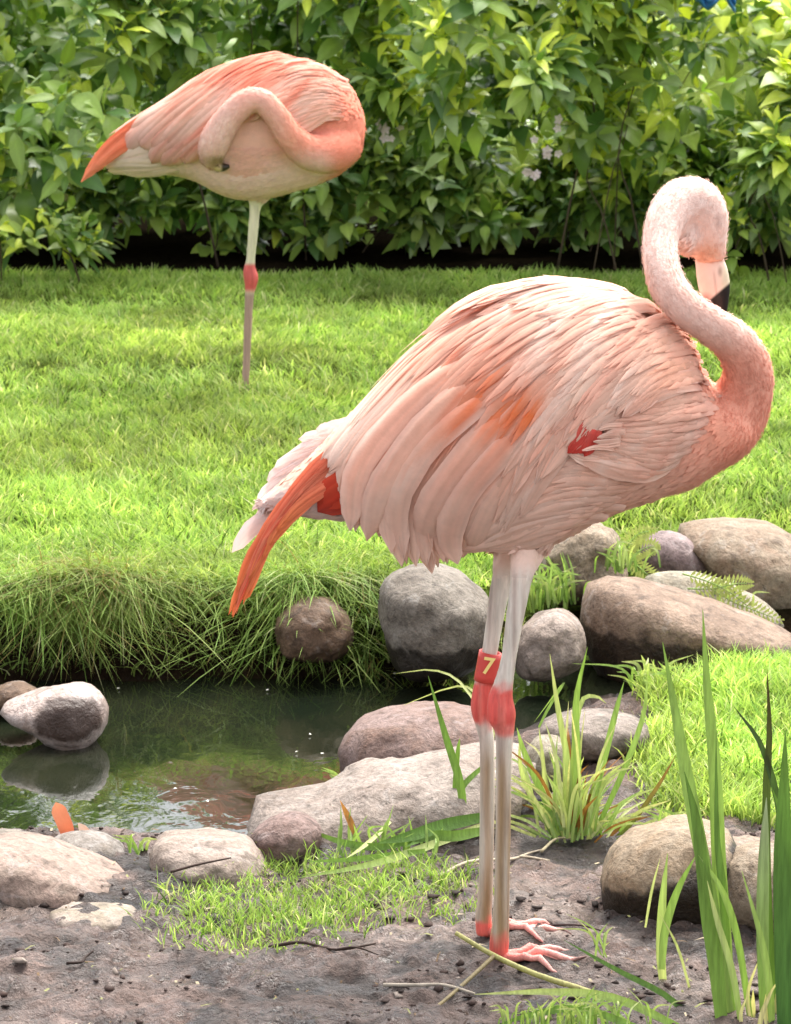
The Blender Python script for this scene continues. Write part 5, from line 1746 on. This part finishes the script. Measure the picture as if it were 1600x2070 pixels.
plant('sedge_shoot', 'single green leaf and thin bent stems left of the red ankle joints', (930, 1690), B)
B = [(up([(720, 1690), (706, 1655), (688, 1618)], G(720, 1692, .03).y, .02), 13 * MPP(4.95), br, lin(206, 140, 70, PK))]
plant('dry_leaf_blade', 'single orange brown dry blade in front of the long slab', (720, 1690), B)

# weeds between the far stones
for base, n, lab, hgt, wd_ in [((1120, 1215), 60, 'tuft of dark green grass between the legs and the long boulder', 95, 5), ((1075, 1230), 30, 'small grass tuft beside the pinkish stone at the waterline', 70, 5), ((1470, 1215), 36, 'pale weeds on the low stone behind the long boulder', 50, 6), ((1250, 1150), 26, 'wispy weed beside the rough tan stone', 70, 5),
                               ((1320, 1395), 40, 'upright grass fringe in front of the long boulder', 75, 6), ((280, 1720), 12, 'tiny green shoot between the two near pink stones', 45, 5), ((690, 1590), 14, 'yellow green sprig where slab and oval stone meet the water', 40, 6), ((1150, 2082), 110, 'low grass tuft in the mud at the bottom edge', 80, 4), ((1215, 1935), 9, 'few thin grass shoots right of the flamingo toes', 90, 5), ((1360, 1700), 40, 'mixed grass tuft on top of the dark wet tan boulder', 80, 6)]:
    z0 = 0.10 if base[1] < 1300 else 0.02
    Yk = 6.3 if base[1] < 1240 else G(base[0], base[1], z0).y
    if base == (1470, 1215): Yk = 6.32
    B = []
    for k in range(n):
        x0 = base[0] + rr.gauss(0, 60 if n > 100 else 26 if n > 20 else 9); y0 = base[1] + rr.uniform(-6, 10)
        sd = rr.gauss(0, .55); ln = hgt * rr.uniform(.4, 1.2)
        B.append((up([(x0, y0), (x0 + sd * ln * .3, y0 - ln * .6), (x0 + sd * ln, y0 - ln * rr.uniform(.55, 1))], Yk + rr.uniform(-.06, .06), rr.uniform(-.06, .03)), wd_ * rr.uniform(.7, 1.3) * MPP(Yk), rr.choice([g1, g2, g3]), rr.choice([g2, g4])))
    plant('grass_tuft', lab, base, B, 'tufts between the stones')


# fern fronds among the far stones
def fern(label, base, fronds, Y):
    b = P(base[0], base[1], Y)
    root = thing('fern', (b.x, b.y, b.z), label, 'fern')
    for pts in fronds:
        p = np.array([list(P(a, c_, Y - .05)) for a, c_ in catmull(pts, 18)])
        V, Fq = [], []
        T = np.gradient(p, axis=0); T /= np.linalg.norm(T, axis=1)[:, None]
        side = np.cross(T, np.array([0, -1, .2]))
        for i in range(2, 18):
            L_ = .020 * math.sin(math.pi * (i / 18) ** .8) + .004
            for sg in (-1, 1):
                o = p[i]; d = side[i] * sg * .9 + T[i] * .4
                b0 = len(V)
                V += [tuple(o - T[i] * .002), tuple(o + d * L_ * .5 - T[i] * .003), tuple(o + d * L_), tuple(o + d * L_ * .5 + T[i] * .004)]
                Fq.append([b0, b0 + 1, b0 + 2, b0 + 3])
        link('frond', make_mesh('frond', V, np.array(Fq).ravel(), np.full(len(Fq), 4), np.tile(lin(176, 184, 110, PK), (len(V), 1))), MAT_REED, root)
        link('stalk', stalk([Vector(q) for q in p[::3]], .0018, .0008, g2), MAT_REED, root)


fern('small pale fern between the rough tan stone and the mauve one', (1262, 1150), [[(1262, 1150), (1268, 1110), (1290, 1080), (1325, 1072)], [(1262, 1150), (1285, 1120), (1315, 1105), (1330, 1112)], [(1258, 1110), (1290, 1145), (1320, 1170), (1345, 1188)]], 6.42)
fern('pale fern fronds lying over the low stone behind the long boulder', (1400, 1200), [[(1380, 1160), (1430, 1175), (1480, 1200), (1530, 1240)], [(1390, 1190), (1440, 1190), (1490, 1180), (1520, 1180)], [(1420, 1180), (1480, 1215), (1530, 1235), (1580, 1255)]], 6.28)

# ------------------------------------------------------------------ litter on the mud and water
def lie(pts, dz=0.006):
    out = []
    for a, b in pts:
        g_ = G(a, b, 0.012)
        z = float(height(np.array([g_.x]), np.array([g_.y]))[0])
        out.append(Vector((g_.x, g_.y, z + dz)))
    return out


def twig(label, pts, r0, r1, col, name='twig', dz=.006, branches=()):
    p = lie(pts, dz)
    root = thing(name, tuple(p[0]), label, 'twig', 'twigs on the mud')
    link('stem', stalk(p, r0, r1, col), MAT_TWIG, root)
    for b in branches:
        link('branch', stalk(lie(b, dz), r0 * .7, r1 * .6, col), MAT_TWIG, root)


twig('pale bent root lying on the mud behind the flamingo legs', [(888, 1772), (950, 1756), (1030, 1748), (1060, 1735), (1112, 1737)], .003, .0018, lin(206, 190, 166, .6), branches=[[(1050, 1740), (1075, 1722), (1100, 1716)]])
twig('dark twig lying across the mud left of the feet', [(545, 1915), (610, 1928), (680, 1932), (760, 1920)], .0028, .0014, lin(70, 54, 46, .6), branches=[[(680, 1932), (720, 1945), (765, 1938)]])
twig('pale dry twig near the bottom edge of the mud', [(775, 1992), (840, 1996), (900, 2002), (960, 2012)], .0028, .0018, lin(200, 186, 168, .6))
twig('thin dark twig on the mud behind the toes', [(1045, 1884), (1110, 1880), (1170, 1888), (1215, 1898)], .002, .001, lin(70, 52, 50, .6))
twig('short dark root poking out of the mud at lower left', [(135, 1968), (165, 1966), (172, 1945), (190, 1936)], .0022, .0014, lin(60, 46, 40, .6))
twig('dry pale stem at the foot of the sedge tussock', [(1095, 1722), (1125, 1700), (1160, 1688)], .0026, .0014, lin(210, 196, 160, .6))
# dark sliver resting on the squarish pink stone
o = thing('twig', tuple(P(345, 1762, 4.695)), 'thin dark twig leaning on the squarish pink stone', 'twig', 'twigs on the mud')
link('stem', stalk([P(345, 1763, 4.69), P(400, 1748, 4.695), P(468, 1734, 4.705)], .0022, .0012, lin(80, 62, 56, .6)), MAT_TWIG, o)

# the long fallen stalk in front of the feet, with one side branch
sp = [Vector(P(a, b, y)) for a, b, y in [(922, 1886, 4.33), (1000, 1932, 4.30), (1090, 1972, 4.26), (1200, 2008, 4.21), (1330, 2062, 4.13), (1420, 2110, 4.06)]]
o = thing('fallen_stalk', tuple(sp[0]), 'long pale green stalk lying slantwise in front of the flamingo feet', 'stalk')
link('stem', stalk(sp, .0032, .0052, lin(190, 184, 120, PK)), MAT_REED, o)
link('branch', stalk([sp[1], Vector(P(930, 1996, 4.22)), Vector(P(836, 2076, 4.10))], .0032, .0022, lin(150, 134, 96, PK)), MAT_REED, o)
B = [(up([(1420, 2085), (1350, 2015), (1250, 1962), (1140, 1900)], 4.12, .1), 13 * m_, g3, g3), (up([(1400, 2090), (1250, 2020), (1120, 2005), (960, 2010)], 4.08, .06), 18 * m_, g1, g4), (up([(1320, 2090), (1180, 2040), (1080, 2050), (1000, 2075)], 4.05, .02), 16 * m_, g1, g3),
     (up([(1300, 2095), (1230, 2035), (1190, 2010)], 4.08, .02), 9 * m_, g2, g4)]
plant('sprawling_reed', 'blurred reed leaves sprawling along the bottom edge under the stalk', (1350, 2070), B, 'reeds in the right foreground')


def clods():
    r = np.random.default_rng(77)
    bm = bmesh.new(); bmesh.ops.create_icosphere(bm, subdivisions=1, radius=1)
    ico = np.array([list(v.co) for v in bm.verts]); tri = np.array([[v.index for v in f_.verts] for f_ in bm.faces]); bm.free()
    n = 3200
    x = r.uniform(-0.75, 0.85, n); y = r.uniform(3.85, 4.95, n)
    dens = fbm(x * 6, y * 8, 90, 3)
    keep = (dens > -.02 + .12 * r.normal(0, 1, n) * .5) & ~in_poly(x, y, POND); x, y = x[keep], y[keep]; n = len(x)
    s = 0.0018 + 0.0065 * r.random(n) ** 4
    V = ico[None] * s[:, None, None] * r.uniform(.45, 1.5, (n, len(ico), 1)) * r.uniform(.6, 1.5, (n, 1, 3))
    V[:, :, 2] *= .45
    V += np.stack([x, y, height(x, y) + s * .25], 1)[:, None]
    f = (np.arange(n)[:, None, None] * len(ico) + tri[None]).reshape(-1)
    cc = np.where(r.random(n)[:, None] < .93, lin(72, 56, 50, .5) * r.uniform(.5, 1.6, n)[:, None], lin(176, 160, 148, .5))
    C = np.repeat(cc[:, None], len(ico), 1).reshape(-1, 3)
    o = link('mud_crumbs', make_mesh('mud_crumbs', V.reshape(-1, 3), f, np.full(n * len(tri), 3), C), attr_mat('crumb', .8, .2, .3, 90))
    tag(o, 'dark crumbs of mud and droppings scattered over the bank', 'mud', kind='stuff')


clods()


def straw_bits():
    r = np.random.default_rng(123)
    n = 420
    x = r.uniform(-.75, .8, n); y = r.uniform(3.85, 4.95, n)
    keep = ~in_poly(x, y, POND); x, y = x[keep], y[keep]; n = len(x)
    a = r.uniform(0, math.pi, n); L_ = r.uniform(.006, .035, n) * (r.random(n) ** .7); w = r.uniform(.0008, .0022, n)
    z = height(x, y) + .004
    d = np.stack([np.cos(a), np.sin(a), r.normal(0, .12, n)], 1); b = np.stack([-np.sin(a), np.cos(a), np.zeros(n)], 1)
    c0 = np.stack([x, y, z], 1)
    bend = r.normal(0, .15, n)[:, None] * L_[:, None] * b
    V = np.stack([c0 - d * L_[:, None] / 2 - b * w[:, None], c0 - d * L_[:, None] / 2 + b * w[:, None], c0 + bend + b * w[:, None] + [0, 0, .002], c0 + bend - b * w[:, None] + [0, 0, .002], c0 + d * L_[:, None] / 2], 1)
    f = (np.arange(n)[:, None] * 5 + np.array([0, 1, 2, 3, 3, 2, 4])[None]).ravel()
    s = np.tile([4, 3], n)
    pal = np.array([lin(196, 180, 150, .6), lin(120, 96, 70, .6), lin(70, 52, 42, .6), lin(150, 150, 96, .6)])
    C = np.repeat(pal[r.integers(0, 4, n)][:, None], 5, 1).reshape(-1, 3)
    o = link('plant_litter', make_mesh('plant_litter', V.reshape(-1, 3), f, s, C), MAT_TWIG)
    tag(o, 'bits of straw and dead leaf strewn over the mud', 'litter', kind='stuff')


straw_bits()

# fallen orange feather standing at the water's edge
o = thing('fallen_feather', tuple(P(140, 1690, 4.93)), 'small fallen orange feather upright behind the small pale grey stone', 'feather')
link('vane', ribbon([P(140, 1694, 4.93), P(132, 1668, 4.93), P(122, 1645, 4.935), P(113, 1622, 4.94)], 32 * MPP(4.93), fc(206, 112, 78), fc(226, 150, 112), .3, 10, .25), MAT_FEATHER, o)
link('vane', ribbon([P(185, 1698, 4.925), P(172, 1680, 4.925), P(158, 1664, 4.93)], 18 * MPP(4.93), fc(214, 160, 130), fc(214, 190, 172), .3, 8, .4), MAT_FEATHER, o)

PETALS = ['white petal fleck on the water, nearest the purple brown oval stone', 'white petal fleck just left of the one nearest the oval stone', 'white petal fleck under the far bank grass near the pond middle', 'white petal fleck right of the teardrop rock with the dark patch',
          'white petal fleck on the green water left of the pond middle', 'white petal fleck in the dark water above the pair by the oval stone', 'white petal fleck below the big round grey boulder', 'white petal fleck nearest the lower left end of the slab']
for i, (a, b) in enumerate([(652, 1524), (600, 1520), (541, 1395), (240, 1392), (355, 1594), (627, 1485), (798, 1362), (420, 1620)]):
    g_ = G(a, b, ZW + .003)
    V, C = [(0, 0, 0.002)], [lin(236, 232, 224, .8)]
    for k in range(7):
        t = 2 * math.pi * k / 7
        V.append((math.cos(t) * .0026 * rr.uniform(.7, 1.3), math.sin(t) * .0038 * rr.uniform(.7, 1.3), rr.uniform(0, .002))); C.append(C[0])
    fl = [[0, k + 1, (k + 1) % 7 + 1] for k in range(7)]
    me = make_mesh('floating_petal', V, np.array(fl).ravel(), np.full(7, 3), np.array(C))
    o = link('floating_petal', me, MAT_PETAL)
    o.location = g_
    tag(o, PETALS[i], 'petal', 'petals floating on the pond')
